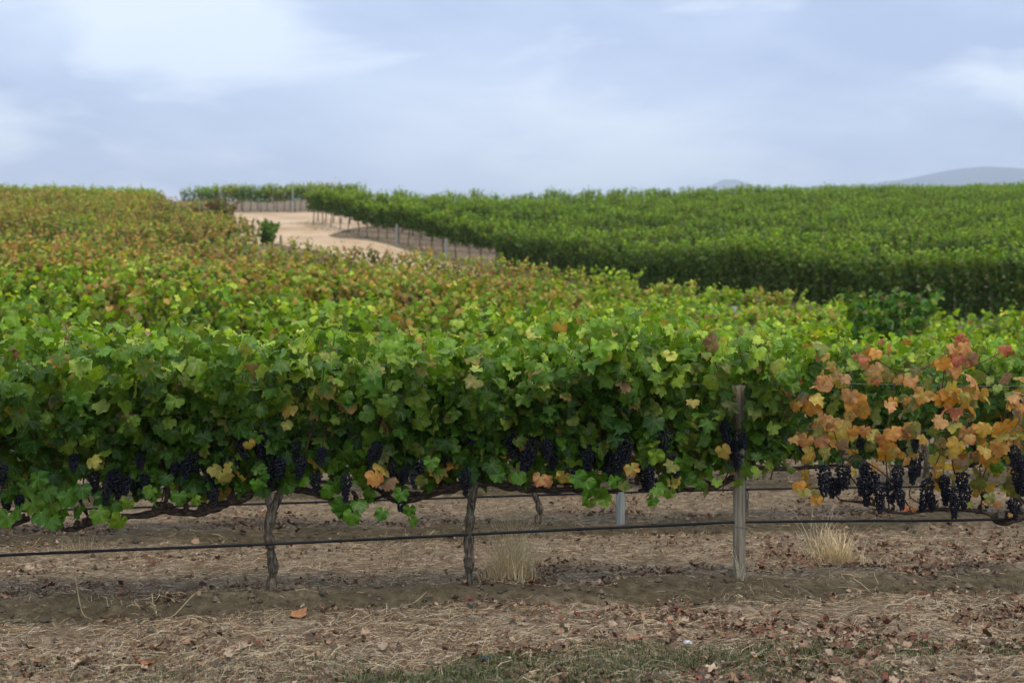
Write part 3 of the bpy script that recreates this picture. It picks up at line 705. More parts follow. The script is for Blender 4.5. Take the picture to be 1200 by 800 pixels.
front = {
    'v1': dict(trunk=[(-70, 700), (-68, 660), (-72, 630), (-66, 600), (-60, 585)], r=.042,
               arms=[(.026, .014, [(-60, 585), (-30, 592), (-5, 603), (12, 612), (24, 611), (35, 606)])],
               shoots=[(-110, 60, 24, 590, 1.60, 'green', dict(drop=.35)), (-100, 60, 5, 560, 1.2, 'green', dict(drop=.9))], 
               leaves=[(x_, y_, c_, .095) for x_, y_, c_ in [(18, 560, G_MID[0]), (30, 572, G_MID[1]), (12, 578, G_DEEP[1]), (44, 560, G_DEEP[2]), (55, 575, G_MID[0]), (38, 590, G_MID[2]), (60, 592, G_BRI[0]), (22, 598, G_MID[0]), (48, 603, G_DEEP[2]), (8, 606, G_MID[1]), (64, 608, G_MID[0])]],
               bunches=[(8, 590, 0, 1), (22, 580, 1, .9), (2, 560, 3, 1)]),
    'v2': dict(fruit=(80, 450), trunk=[(317, 692), (319, 668), (317, 645), (315, 622), (318, 602), (326, 582), (331, 566), (330, 560)], r=.034,
               arms=[(.030, .014, [(329, 568), (304, 574), (280, 585), (260, 592), (240, 600), (224, 600), (192, 599), (172, 603), (136, 607), (112, 610), (92, 618), (74, 621)]),
                     (.024, .007, [(333, 567), (356, 574), (380, 581), (400, 588), (425, 587), (452, 580), (470, 566)]),
                     (.022, .014, [(268, 590), (272, 578), (264, 570)]), (.022, .012, [(330, 566), (332, 548), (326, 535), (330, 520)]),
                     (.020, .012, [(190, 598), (196, 578), (193, 560), (188, 545)]),
                     (.013, .008, [(104, 610), (98, 596), (90, 580), (86, 560)]), (.018, .010, [(75, 621), (72, 612), (75, 604)])],
               shoots=[(70, 250, 26, 585, 1.60, 'green', dict(drop=.3)), (250, 450, 29, 570, 1.62, 'green', dict(drop=.3)), (75, 200, 7, 560, 1.15, 'lime', dict(drop=.8, node=.08)),
                       (220, 450, 6, 540, 1.15, 'green', dict(drop=.8))],
               leaves=[(x_, y_, c_, s_) for x_, y_, c_, s_ in [(80, 580, G_MID[0], .1), (96, 572, G_DEEP[2], .09), (122, 582, G_DEEP[1], .1), (132, 592, G_MID[0], .09), (116, 600, G_MID[2], .1), (150, 588, G_BRI[0], .07), (92, 596, G_DEEP[2], .09), (180, 584, G_MID[1], .08), (210, 580, G_MID[0], .08), (400, 592, G_MID[0], .1), (412, 604, G_MID[1], .09), (420, 588, G_DEEP[2], .09), (386, 575, G_MID[0], .08), (432, 578, G_MID[1], .09), (300, 566, G_MID[0], .07), (356, 560, G_MID[1], .08), (448, 600, G_MID[0], .07)]] + [(339, 477, YEL[0], .085), (447, 545, YEL[1], .115), (440, 556, ORA[0], .1), (456, 562, BRN[1], .09), (280, 558, YEL[0], .07), (262, 556, YEL[2], .085), (140, 610, G_BRI[0], .1), (60, 608, G_MID[0], .09),
                       (176, 574, G_MID[2], .075), (228, 585, G_BRI[0], .06), (268, 545, YEL[0], .05), (292, 520, YEL[0], .06), (108, 538, YEL[2], .075), (72, 598, G_MID[1], .09), (404, 600, G_MID[0], .09), (418, 594, G_BRI[0], .07)],
               bunches=[(86, 546, 3, .9), (110, 568, 0, .95), (134, 566, 1, 1), (140, 574, 0, 1), (160, 564, 4, .9), (150, 572, 0, .8), (206, 556, 3, .9), (228, 540, 4, .95), (218, 552, 0, .9), (248, 568, 1, 1), (251, 586, 3, .9), (276, 544, 1, 1), (284, 528, 0, 1), (304, 522, 4, 1),
                        (316, 546, 2, 1), (328, 552, 0, 1), (347, 528, 1, .9), (354, 552, 0, .95), (378, 538, 3, .9), (22, 590, 0, .9), (436, 562, 0, .9), (436, 538, 3, .9)]),
    'v3': dict(fruit=(455, 745), trunk=[(549, 682), (550, 660), (549, 640), (550, 620), (551, 600), (554, 580), (556, 566), (555, 560)], r=.036,
               arms=[(.033, .009, [(554, 566), (547, 567), (525, 573), (505, 577), (487, 584), (466, 587), (448, 578), (430, 562)]),
                     (.026, .012, [(556, 565), (576, 566), (600, 571), (624, 573), (648, 575), (672, 573), (696, 576), (720, 574), (740, 571)]),
                     (.022, .010, [(566, 566), (578, 556), (588, 545), (592, 530)]), (.02, .010, [(545, 566), (536, 552), (528, 540)])],
               shoots=[(455, 600, 26, 566, 1.60, 'green', dict(drop=.3)), (600, 745, 25, 566, 1.62, 'green', dict(drop=.3)), (460, 745, 10, 540, 1.2, 'green', dict(drop=.8))],
               leaves=[(x_, y_, c_, s_) for x_, y_, c_, s_ in [(470, 578, G_MID[0], .08), (480, 596, G_MID[1], .07), (500, 566, G_DEEP[2], .09), (582, 556, G_MID[0], .08), (608, 558, G_MID[1], .08), (676, 560, G_MID[0], .1), (694, 566, G_DEEP[2], .1), (704, 576, G_MID[1], .09), (720, 562, G_MID[0], .08), (690, 588, G_BRI[0], .07), (730, 568, OLI[2], .08)]] + [(656, 383, YEL[1], .075), (661, 558, YEL[1], .085), (633, 560, ORA[2], .08), (642, 562, ORA[2], .07), (482, 610, G_MID[1], .07), (686, 562, G_MID[0], .11), (690, 574, G_MID[0], .1), (708, 585, G_BRI[0], .08),
                       (740, 548, YEL[0], .08), (494, 562, OLI[0], .07), (612, 518, YEL[2], .08), (505, 540, G_MID[1], .08), (716, 520, YEL[2], .07)],
               bunches=[(472, 588, 4, .9), (492, 556, 0, 1), (486, 566, 3, .9), (554, 514, 0, 1), (600, 524, 4, 1), (616, 542, 1, 1), (624, 530, 2, 1), (640, 530, 0, 1), (650, 545, 3, .9), (688, 542, 1, 1), (698, 530, 4, 1), (714, 540, 1, 1),
                        (732, 530, 4, 1.05), (724, 545, 0, 1)]),
    'v4': dict(trunk=[(868, 672), (869, 640), (870, 600), (868, 560), (870, 520)], r=.022, off=.16,
               arms=[(.018, .010, [(868, 548), (850, 566), (825, 573), (795, 574), (765, 572), (748, 574)]), (.02, .009, [(866, 545), (864, 520), (874, 490), (884, 462)])],
               shoots=[(745, 905, 27, 562, 1.62, 'lime', dict(drop=.3)), (750, 880, 7, 540, 1.15, 'lime', dict(drop=.85)), (870, 925, 6, 530, 1.6, 'lime', {})],
               clear=(855, 879, 440, 565),
               leaves=[(x_, y_, c_, s_) for x_, y_, c_, s_ in [(770, 572, G_MID[1], .08), (784, 576, G_BRI[0], .07), (765, 585, G_MID[0], .07), (806, 560, G_MID[0], .08), (820, 566, G_MID[1], .07), (840, 564, G_BRI[0], .06)]] + [(847, 527, YEL[1], .085), (790, 562, YEL[0], .085), (768, 532, G_BRI[0], .09), (788, 545, OLI[0], .08), (864, 565, G_BRI[0], .06), (832, 552, G_MID[1], .08), (884, 552, G_BRI[0], .07), (812, 470, YEL[2], .07),
                       (700, 560, G_MID[0], .11), (960, 408, YEL[0], .09), (925, 470, OLI[0], .09), (905, 500, G_BRI[1], .08), (800, 540, G_MID[1], .1)],
               canes=[[(858, 535), (851, 560), (846, 575)], [(868, 470), (872, 440), (866, 405), (864, 395)], [(812, 560), (822, 540), (835, 520)]],
               bunches=[(752, 556, 2, 1), (760, 562, 0, 1), (780, 518, 4, 1.05), (788, 546, 1, .9), (850, 508, 1, .95), (862, 530, 0, 1), (864, 545, 3, 1), (870, 520, 3, .9)]),
    'v5': dict(trunk=[(1222, 668), (1220, 645), (1214, 625), (1205, 605), (1196, 598)], r=.036,
               arms=[(.022, .016, [(1205, 603), (1186, 610), (1170, 612), (1164, 606)]), (.014, .009, [(1168, 606), (1150, 600), (1130, 598), (1095, 597), (1060, 601), (1040, 598), (1018, 590), (985, 586)]),
                     (.014, .007, [(1174, 610), (1186, 600), (1200, 588), (1212, 570)])],
               shoots=[(1090, 1235, 8, 580, 1.40, [(4, ORA), (2.6, OLI), (1.3, YEL), (.9, BRN), (.1, RED)], dict(drop=.3, lat=.3, node=.085)),
                       (925, 1090, 4, 560, 1.25, [(5, ORA), (2, OLI), (1, YEL), (1, BRN), (.3, RED)], dict(drop=.5, lat=.15, node=.12))],
               single=300, company=True,
               leaves=[(964, 414, YEL[1], .08), (958, 412, YEL[1], .06), (1019, 415, RED[0], .075), (1012, 419, RED[2], .06), (1026, 412, ORA[1], .07), (1041, 408, ORA[1], .07), (1027, 438, OLI[1], .1), (1028, 430, ORA[2], .08), (1115, 407, ORA[2], .075), (1129, 398, RED[2], .085), (1104, 424, ORA[1], .09),
                       (1118, 432, ORA[1], .1), (1122, 420, RED[1], .09), (1136, 419, BRN[1], .1), (1178, 408, RED[1], .07), (966, 449, ORA[2], .1), (973, 444, ORA[2], .08), (949, 473, ORA[0], .11), (956, 466, YEL[1], .08), (940, 468, BRN[1], .08), (1003, 470, ORA[1], .13), (996, 462, ORA[2], .1), (1010, 480, ORA[3], .09),
                       (1041, 475, ORA[2], .08), (1047, 470, ORA[1], .07), (1066, 443, ORA[2], .09), (1068, 468, OLI[1], .1), (1090, 447, OLI[0], .1), (1082, 462, ORA[3], .1), (1101, 464, ORA[0], .09), (1136, 468, YEL[0], .11), (1128, 462, YEL[2], .08), (1150, 460, ORA[3], .08), (1180, 443, BRN[1], .09),
                       (975, 494, ORA[2], .11), (965, 488, ORA[2], .07), (989, 499, YEL[1], .1), (1000, 504, ORA[1], .07), (1013, 503, ORA[2], .075), (950, 529, YEL[1], .1), (945, 515, ORA[2], .09), (961, 508, OLI[1], .09), (968, 529, OLI[1], .085), (1045, 505, ORA[1], .09), (1059, 505, ORA[2], .08), (1070, 500, OLI[1], .09),
                       (1041, 520, ORA[1], .09), (1045, 528, YEL[1], .08), (1063, 539, ORA[2], .065), (1122, 520, ORA[3], .1), (1116, 528, YEL[2], .08), (1104, 492, ORA[2], .085), (1096, 500, OLI[0], .08), (1155, 526, YEL[1], .09), (1148, 532, ORA[0], .08), (1136, 545, OLI[1], .1), (1146, 566, OLI[0], .085), (1167, 548, G_MID[1], .08), (1158, 540, ORA[3], .08),
                       (935, 566, ORA[0], .085), (941, 574, YEL[2], .065), (956, 583, ORA[1], .07), (1160, 581, OLI[0], .07), (1102, 545, ORA[3], .06), (1168, 590, ORA[2], .05), (1060, 594, RED[2], .05), (1132, 505, ORA[2], .09), (1082, 512, ORA[3], .07), (985, 520, BRN[1], .07)],
               canes=[[(1040, 598), (1010, 575), (990, 545), (980, 515), (975, 490)], [(1068, 598), (1042, 560), (1000, 530), (985, 510)], [(1042, 598), (1040, 560), (1038, 520), (1045, 480), (1055, 440), (1100, 425)], [(1095, 597), (1070, 585), (1066, 575), (1076, 555), (1082, 520)],
                      [(1130, 598), (1120, 560), (1112, 520), (1104, 470), (1110, 420), (1128, 398)], [(985, 586), (972, 575), (962, 590)], [(1150, 600), (1150, 560), (1140, 500), (1142, 460)], [(1100, 425), (1060, 436), (1020, 418)], [(1120, 435), (1150, 425), (1178, 410)], [(1000, 535), (985, 550), (968, 545)]],
               bunches=[(966, 560, 2, 1.05), (974, 574, 0, 1), (988, 560, 4, 1.1), (984, 572, 0, .9), (1014, 556, 3, 1), (1010, 572, 0, 1), (1016, 580, 1, .9), (1022, 566, 4, 1), (1030, 578, 5, 1), (1052, 560, 1, 1), (1044, 576, 4, 1.1), (1054, 588, 0, 1), (1072, 524, 3, .9), (1074, 544, 1, 1), (1070, 560, 3, 1),
                        (1089, 576, 5, 1.1), (1090, 590, 0, .9), (1106, 572, 0, 1.05), (1109, 586, 3, 1), (1119, 586, 5, 1), (1126, 566, 4, 1), (1132, 580, 2, .9), (1154, 588, 0, .8), (1188, 536, 1, 1), (1192, 560, 2, .95), (1198, 572, 0, 1), (1188, 598, 4, 1), (1197, 548, 0, 1)]),
}
near_vine('grapevine at the far left of the front row, its dark arm drooping low', front['v1'], 101)
near_vine('green grapevine with a slim wavy trunk and a long left arm', front['v2'], 102)
near_vine('green grapevine with the straight thick trunk, left of the tall dry grass clump', front['v3'], 103)
near_vine('lime green grapevine growing around the wooden post in the front row', front['v4'], 104)
near_vine('sparse autumn grapevine with orange and red leaves over bare grape bunches', front['v5'], 105)

# ------------------------------------------------------------------ second row, single leaves on the vines in view
for i, (px, w0, w1, lab) in enumerate([(-30, 150, 155, 'second-row grapevine at the far left, behind the drooping dark arm'), (316, 190, 150, 'second-row grapevine directly behind the slim wavy trunk'),
                          (629, 165, 130, 'second-row grapevine with a kinked trunk, beside the tall dry grass clump'), (871, 115, 165, 'second-row grapevine hidden behind the round wooden post'),
                          (1213, 180, 120, 'second-row grapevine behind the orange-leaved vine, green and dense')]):
    x, y = row_at(px, 1); gb = HZ - gz1(x, y) / y * F
    if px == 629: tr = [(630, gb), (628, 610), (633, 600), (630, 588), (626, 576), (627, 560)]
    else: tr = [(px, gb), (px + 2, gb - 22), (px - 1, gb - 40), (px + 1, gb - 62)]
    cz = tr[-1][1]
    bs = [(px + random.uniform(-w0, w1), cz - random.uniform(-2, 25), random.randrange(6), .9) for _ in range(14)]
    near_vine(lab, dict(trunk=tr, r=.034, single=220,
              arms=[(.022, .010, [(px, cz + 4), (px - w0 * .3, cz + 5), (px - w0 * .65, cz + 8), (px - w0 * .95, cz + 5)]), (.022, .010, [(px, cz + 4), (px + w1 * .3, cz + 6), (px + w1 * .65, cz + 3), (px + w1 * .95, cz + 7)])],
              shoots=[(px - w0, px + w1, int((w0 + w1) / 5.6), cz, 1.58, 'lime' if px > 0 else 'mixed', dict(drop=.25)), (px - w0, px + w1, 8, cz - 10, 1.2, 'green', dict(drop=.8))], bunches=bs),
              200 + i, k=1, group='grapevines of the second row')

# ------------------------------------------------------------------ vines of the rows behind: shared variants
def woody(seed, zc, half, r=.034):
    g = np.random.default_rng(seed)
    w = g.normal(0, .02, 6)
    V_, q, t = tube(smooth_path([(0, 0, -.08), (w[0], w[1], .2), (w[2], w[3], zc * .7), (w[4], w[5], zc)], 3), [r * 1.2] + [r] * 8 + [r * .8], 7, .12, seed)
    tr = Join().add(V_, q, t).mesh('trunk', M_bark)
    V_, q, t = tube(smooth_path([(-half, 0, zc + .02), (-half * .5, .02, zc - .02), (w[4], w[5], zc - .01), (half * .5, 0, zc - .02), (half, .01, zc + .02)], 3), [r * .5] * 3 + [r * .65] * 7 + [r * .45] * 3, 6, .15, seed + 1)
    return tr, Join().add(V_, q, t).mesh('cordon', M_cordon)
def variant(seed, pal, sp=1.25, zc=.62, zt=1.56, n=20, spread=.24, kind='mid', sizes=(.062, .105), node=.06, lat=.5, drop=.3, arrays=False):
    g = np.random.default_rng(seed)
    P, Nn, T, Sz = shoot_leaves(g, -sp / 2 - .08, sp / 2 + .08, n, zc, zt, spread=spread, node=node, lat=lat, drop=drop, sizes=sizes)
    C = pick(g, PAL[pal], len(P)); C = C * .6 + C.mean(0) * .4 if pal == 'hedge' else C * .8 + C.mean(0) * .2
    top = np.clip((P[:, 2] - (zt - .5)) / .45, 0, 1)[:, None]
    C = C * ((.62 if pal == 'hedge' else .8) + .85 * top) + np.array([.06, .05, .003]) * top  # lit row tops and shaded sides are put into the leaf colour
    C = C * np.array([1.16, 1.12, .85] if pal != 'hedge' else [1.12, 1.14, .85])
    if arrays: return P, Nn, T, Sz, C
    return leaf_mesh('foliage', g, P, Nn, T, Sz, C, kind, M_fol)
WOOD = [woody(300 + i, .62, .6) for i in range(4)]
WOODH = [woody(320 + i, .80, .6, .03) for i in range(4)]
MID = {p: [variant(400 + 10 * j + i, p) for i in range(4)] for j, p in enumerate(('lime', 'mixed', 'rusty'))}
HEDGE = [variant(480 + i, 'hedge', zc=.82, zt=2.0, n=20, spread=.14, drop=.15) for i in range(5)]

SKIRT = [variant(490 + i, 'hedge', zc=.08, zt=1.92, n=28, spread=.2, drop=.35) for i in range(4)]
BND_D = [0, 25, 29, 34, 36.6, 42, 48, 50, 52, 54, 54.5, 70, 75, 84, 95, 112]
BND_P = [2500, 1500, 1230, 1080, 985, 800, 640, 590, 560, 440, 298, 276, 243, 192, 182, 178]
def inside_near(x, y): return x * F / y + 600 < np.interp(y, BND_D, BND_P)
def palette(x, y, g):
    px = x * F / y + 600
    rust = np.interp(y, [10, 17, 23, 30, 45, 85, 100, 112], [.05, .12, .38, .8, .85, .75, .2, .1]) * np.interp(px, [0, 350, 600, 800, 1100], [1, .95, .6, .3, .15])
    rust *= .62 + 1.25 * fbm(np.array([x * .12 + 5]), np.array([y * .10 + 3]), 2)[0]
    q = g.random() * .55 + .2
    if rust > q + .12: return 'rusty'
    if rust > q - .12: return 'mixed'
    return 'lime'
gp = np.random.default_rng(21)
n_ind = 14
rest = []                                           # vines past the 300 that show largest
SP = 1.25
ORD = ['', '', 'third', 'fourth', 'fifth', 'sixth', 'seventh', 'eighth', 'ninth', 'tenth', 'eleventh', 'twelfth']
def place_vine(label, group, x, y, rz, fol, wd, g, parts=True):
    z = gz1(x, y)
    root = empty('grapevine', (x, y, z), rz + (math.pi if g.random() < .5 else 0)); tag(root, label, 'grapevine', group)
    s = g.uniform(.94, 1.07)
    root.scale = (1, 1, s)
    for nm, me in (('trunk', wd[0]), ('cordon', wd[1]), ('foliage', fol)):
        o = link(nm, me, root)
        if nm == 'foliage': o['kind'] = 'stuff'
for k in range(2, 34):
    d0 = ROWD0 + k * ROWS
    s = -d0 * .40 - 3
    while s < d0 * .45 + 3:
        s += SP; x = s * math.cos(RANG) + gp.normal(0, .05); y = d0 + s * math.sin(RANG) + gp.normal(0, .03)
        px = x * F / y + 600
        if px < -60 - 1500 / y or px > 1260 + 1500 / y: 
            continue
        if not inside_near(x, y) or y > 112: continue
        pal = palette(x, y, gp)
        if k <= 10 and n_ind < 255:
            place_vine('%s grapevine in the %s row back of the nearer vineyard block' % ({'lime': 'green leafy', 'mixed': 'partly turning', 'rusty': 'rusty brown'}[pal], ORD[k]), 'grapevines of the rows behind', x, y, RANG, MID[pal][gp.integers(4)], WOOD[gp.integers(4)], gp)
            n_ind += 1
        else: rest.append((x, y, RANG, pal, 0))
# far block: first row as single vines
t = -14.0
while t < AL + .5:
    p = np.array([AX0, AY0]) + AU * t; px = p[0] * F / p[1] + 600
    if px < 1290:
        if n_ind < 300:
            sk = gp.random() < (px - 560) / 120
            lab = 'tall green grapevine leafy to the ground in the hedge-like first row' if sk else 'tall green grapevine with its bare trunk showing beside the dirt track'
            if t > AL - SP: lab = 'last tall green grapevine at the far end of the row along the dirt track'
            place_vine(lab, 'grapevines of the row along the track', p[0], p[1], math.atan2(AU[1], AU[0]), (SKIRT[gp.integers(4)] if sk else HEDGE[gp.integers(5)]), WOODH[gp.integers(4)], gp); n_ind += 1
        else: rest.append((p[0], p[1], math.atan2(AU[1], AU[0]), 'hedge', 1))
    t += SP
aang = math.atan2(AU[1], AU[0])
for k in range(1, 36):
    base = np.array([AX0, AY0]) + AN * 3.3 * k; t = -60.0
    while t < AL + 10 + k * .5:
        p = base + AU * t + gp.normal(0, .04, 2); px = p[0] * F / p[1] + 600 if p[1] > 5 else 9999
        t += SP
        if px > 1330 or px < 365 or p[1] > 134: continue
        rest.append((p[0], p[1], aang, 'hedge', 1))
# cross rows beyond the end of the track
for k in range(3):
    for s in np.arange(-31, -6, SP):
        y = 105.5 + k * 3 + .05 * s; px = s * F / y + 600
        if px < 222 + k * 2 or px > 420: continue
        rest.append((s, y, .05, 'hedge' if gp.random() < .75 else 'mixed', 1))
print('individual vines', n_ind, 'rest', len(rest))

FAR = {}
for j, p in enumerate(('lime', 'mixed', 'rusty')):
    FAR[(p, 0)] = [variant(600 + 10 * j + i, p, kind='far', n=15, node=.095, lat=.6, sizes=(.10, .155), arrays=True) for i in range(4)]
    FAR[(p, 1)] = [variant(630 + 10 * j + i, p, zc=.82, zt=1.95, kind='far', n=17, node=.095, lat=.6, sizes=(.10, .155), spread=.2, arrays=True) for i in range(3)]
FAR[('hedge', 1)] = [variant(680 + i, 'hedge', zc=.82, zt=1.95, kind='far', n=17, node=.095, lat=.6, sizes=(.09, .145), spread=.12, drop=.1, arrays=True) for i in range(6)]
A5 = [[], [], [], [], []]; J = Join()
RX = np.array([r[0] for r in rest]); RY = np.array([r[1] for r in rest]); RZ = gz(RX, RY)
for i, (x, y, rz, pal, h) in enumerate(rest):
    vs = FAR[(pal, h)]; P, Nn, T, Sz, C = vs[gp.integers(len(vs))]
    if gp.random() < .5: rz += math.pi
    c, s = math.cos(rz), math.sin(rz); Rz = np.array([[c, s, 0], [-s, c, 0], [0, 0, 1]])
    o = np.array([x, y, RZ[i]]); sc = np.array([1, 1, gp.uniform(.90, 1.12)])
    A5[0].append((P * sc) @ Rz + o); A5[1].append(Nn @ Rz); A5[2].append(T @ Rz); A5[3].append(Sz * (1 if y > 70 else .9)); A5[4].append(C * gp.uniform(.85, 1.15))
    zc = .82 if h else .62
    V_, q, t = tube([(x, y, o[2] - .1), (x + gp.normal(0, .03), y, o[2] + zc * .5), (x, y, o[2] + zc + .1)], [.04, .032, .028], 4); J.add(V_, q, t)
A5 = [np.concatenate(a) for a in A5]
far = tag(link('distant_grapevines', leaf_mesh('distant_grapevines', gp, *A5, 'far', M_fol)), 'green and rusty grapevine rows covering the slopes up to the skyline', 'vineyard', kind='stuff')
tag(link('trunk', J.mesh('trunk', M_bark), far), kind='stuff')
print('far leaves', len(A5[0]))

# dark bushy vine rising above the last rows, little vines at the track corner
def bush(x, y, h, w, pal, label, seed, cat='grapevine', n=24, z0=.6):
    g = np.random.default_rng(seed); z = gz1(x, y); root = empty('bushy_grapevine', (x, y, z)); tag(root, label, cat)
    wd = woody(seed, .6, .3); link('trunk', wd[0], root)
    P, Nn, T, Sz = shoot_leaves(g, -w / 2, w / 2, n, z0, h, spread=.4, node=.06, lat=.6, drop=.6, sizes=(.08, .12))
    tag(link('foliage', leaf_mesh('foliage', g, P, Nn, T, Sz, pick(g, PAL[pal], len(P)), 'mid', M_fol), root), kind='stuff')
def at_px(px, d): return (px - 600) / F * d, d
x, y = at_px(1032, 25.0); bush(x, y, 2.25, .7, 'hedge', 'dark bushy grapevine rising above the vines around it', 71, n=26)
x, y = at_px(312, 67.0); bush(x, y, 1.25, .5, 'lime', 'small green grapevine alone at the corner of the dirt track', 72, n=14, z0=.15)
x, y = at_px(258, 75.5); bush(x, y, 1.8, 1.3, 'rusty', 'reddish grapevine at the end of its row by the dirt track', 73, n=18)

# ------------------------------------------------------------------ posts
def post(px, d, py_top, r, material, label, h=None, group=None, seed=1, lean=0.0):
    x, y = (px - 600) / F * d, d
    zb = gz1(x, y); zt = (HZ - py_top) / F * d if h is None else zb + h
    g = np.random.default_rng(seed); nseg = 14; nr = 10
    zz = np.linspace(zb - .15, zt, nr)
    P = np.c_[np.full(nr, 0.) + lean * (zz - zb), np.zeros(nr), zz - zb]
    V_, q, t = tube(P, np.linspace(r * 1.04, r * .96, nr), nseg, 0, seed)
    # shallow vertical splits
    ang = np.arctan2(V_[:-2, 1], V_[:-2, 0]); 
    fl = 1 - .10 * (np.sin(ang * 3 + seed) > .75) - .02 * g.random(len(ang))
    V_[:-2, 0] *= fl; V_[:-2, 1] *= fl
    V_[-1, 2] += .006
    root = empty('vineyard_post', (x, y, zb)); tag(root, label, 'post', group)
    link('timber', Join().add(V_, q, t).mesh('timber', material), root)
    J = Join()
    for zc in (.32, .62, .95, 1.25):
        if zc > zt - zb: continue
        a = np.linspace(0, 2 * math.pi, 13)
        V_, q, t = tube(np.c_[np.cos(a) * (r * 1.03) + lean * zc, np.sin(a) * (r * 1.03), np.full(13, zc) + .004 * np.sin(a * 2)], .0028, 5); J.add(V_, q, t)
    if J.n: link('wire_tie', J.mesh('wire_tie', M_wire), root)
    return root
x, y = row_at(866, 0)
post(866, y - .02, 452, .041, M_post, 'round weathered wooden post standing in the front row', seed=5, lean=.005)
x, y = row_at(727, 1)
post(727, y, 470, .038, M_postp, 'pale grey-green wooden post standing in the second row', seed=6)
for i, (px, k) in enumerate([(1010, 2), (420, 2), (760, 3), (560, 5)]):
    x, y = row_at(px, k); post(px, y, 0, .038, M_post, 'grey wooden post among the leaves of the rows behind', h=1.35, group='posts in the rows behind', seed=20 + i)
for i, (px, d, h, lab) in enumerate([(861, 33.0, 1.58, 'grey post end showing above the middle rows, left of the dark bushy vine'), (1074, 27.5, 1.75, 'pale post end showing above the rows, right of the dark bushy vine'),
                                     (343, 103.5, 2.3, 'tall thin post in front of the cross row beyond the dirt track'), (329, 64.5, .6, 'short dark post at the near corner of the dirt track')]):
    post(px, d, 0, .05 if i < 3 else .06, M_postp if i < 3 else M_post, lab, h=h, seed=40 + i)
for i, px in enumerate((465, 523)):
    a = (px - 600) / F
    d = (AY0 - AU[1] / AU[0] * AX0) / (1 - AU[1] / AU[0] * a)
    post(px, d - 1.3, 0, .045, M_postp, ('pale post by the trunks of the track-side row, the farther of the two', 'pale post by the trunks of the track-side row, the nearer of the two')[i], h=1.0, group='posts along the track', seed=60 + i)

# ------------------------------------------------------------------ drip pipes and wires
def line_thing(name, pts, r, material, label, cat, group=None, seg=7, drip=False):
    P = smooth_path(pts, 5); base = P[0].copy(); base[2] = gz1(base[0], base[1])
    root = empty(name, base); tag(root, label, cat, group)
    V_, q, t = tube(P - base, r, seg); link('hose' if drip else 'strand', Join().add(V_, q, t).mesh('hose', material), root)
    if drip:
        ds = np.r_[0, np.cumsum(np.linalg.norm(np.diff(P, axis=0), axis=1))]
        for s in np.arange(.4, ds[-1], .75):
            c = np.array([np.interp(s, ds, P[:, i]) for i in range(3)]); d_ = np.array([np.interp(s + .03, ds, P[:, i]) for i in range(3)]) - c
            V_, q, t = tube([c - d_ * .6 - base, c - d_ * .3 - base, c + d_ * .3 - base, c + d_ * .6 - base], [r * 1.05, r * 1.25, r * 1.25, r * 1.05], 7); link('drip_emitter', Join().add(V_, q, t).mesh('drip_emitter', material), root)
line_thing('drip_pipe', [on_row(a, b_, 0, -.03) for a, b_ in [(-140, 659), (0, 650.5), (160, 643.5), (320, 637), (480, 629.5), (640, 621.5), (800, 614.5), (866, 611.5), (1000, 610), (1120, 609.5), (1230, 606), (1340, 601)]], .0092, M_pipe,
           'black drip irrigation pipe strung low along the front row', 'irrigation pipe', 'drip pipes', drip=True)
line_thing('drip_pipe', [on_row(a, b_, 1, -.02) for a, b_ in [(-140, 605), (40, 598), (380, 588), (600, 581), (800, 575), (1000, 571), (1200, 569), (1340, 567)]], .0092, M_pipe,
           'black drip irrigation pipe along the second row', 'irrigation pipe', 'drip pipes', drip=True)
line_thing('drip_pipe', [on_row(a, b_, 2, 0) for a, b_ in [(-140, 556), (200, 548), (600, 540), (900, 533), (1200, 530), (1340, 529)]], .0092, M_pipe,
           'black drip irrigation pipe along the third row', 'irrigation pipe', 'drip pipes')
for k, rows in ((0, [(.63, 'wire under the arms of the front-row vines'), (.98, 'middle wire running through the front-row leaves'), (1.28, 'upper wire running through the front-row leaves')]),
                (1, [(.63, 'wire under the arms of the second-row vines'), (1.2, 'upper wire running through the second-row leaves')])):
    for h, lab in rows:
        pts = []
        for px in range(-140, 1341, 185):
            x, y = row_at(px, k); pts.append(np.array([x, y + .03, float(zf(np.array([x]), np.array([y]))[0]) + h + .01 * math.sin(px)]))
        line_thing('trellis_wire', pts, .0017, M_wire, 'thin steel ' + lab, 'wire', 'trellis wires', seg=4)

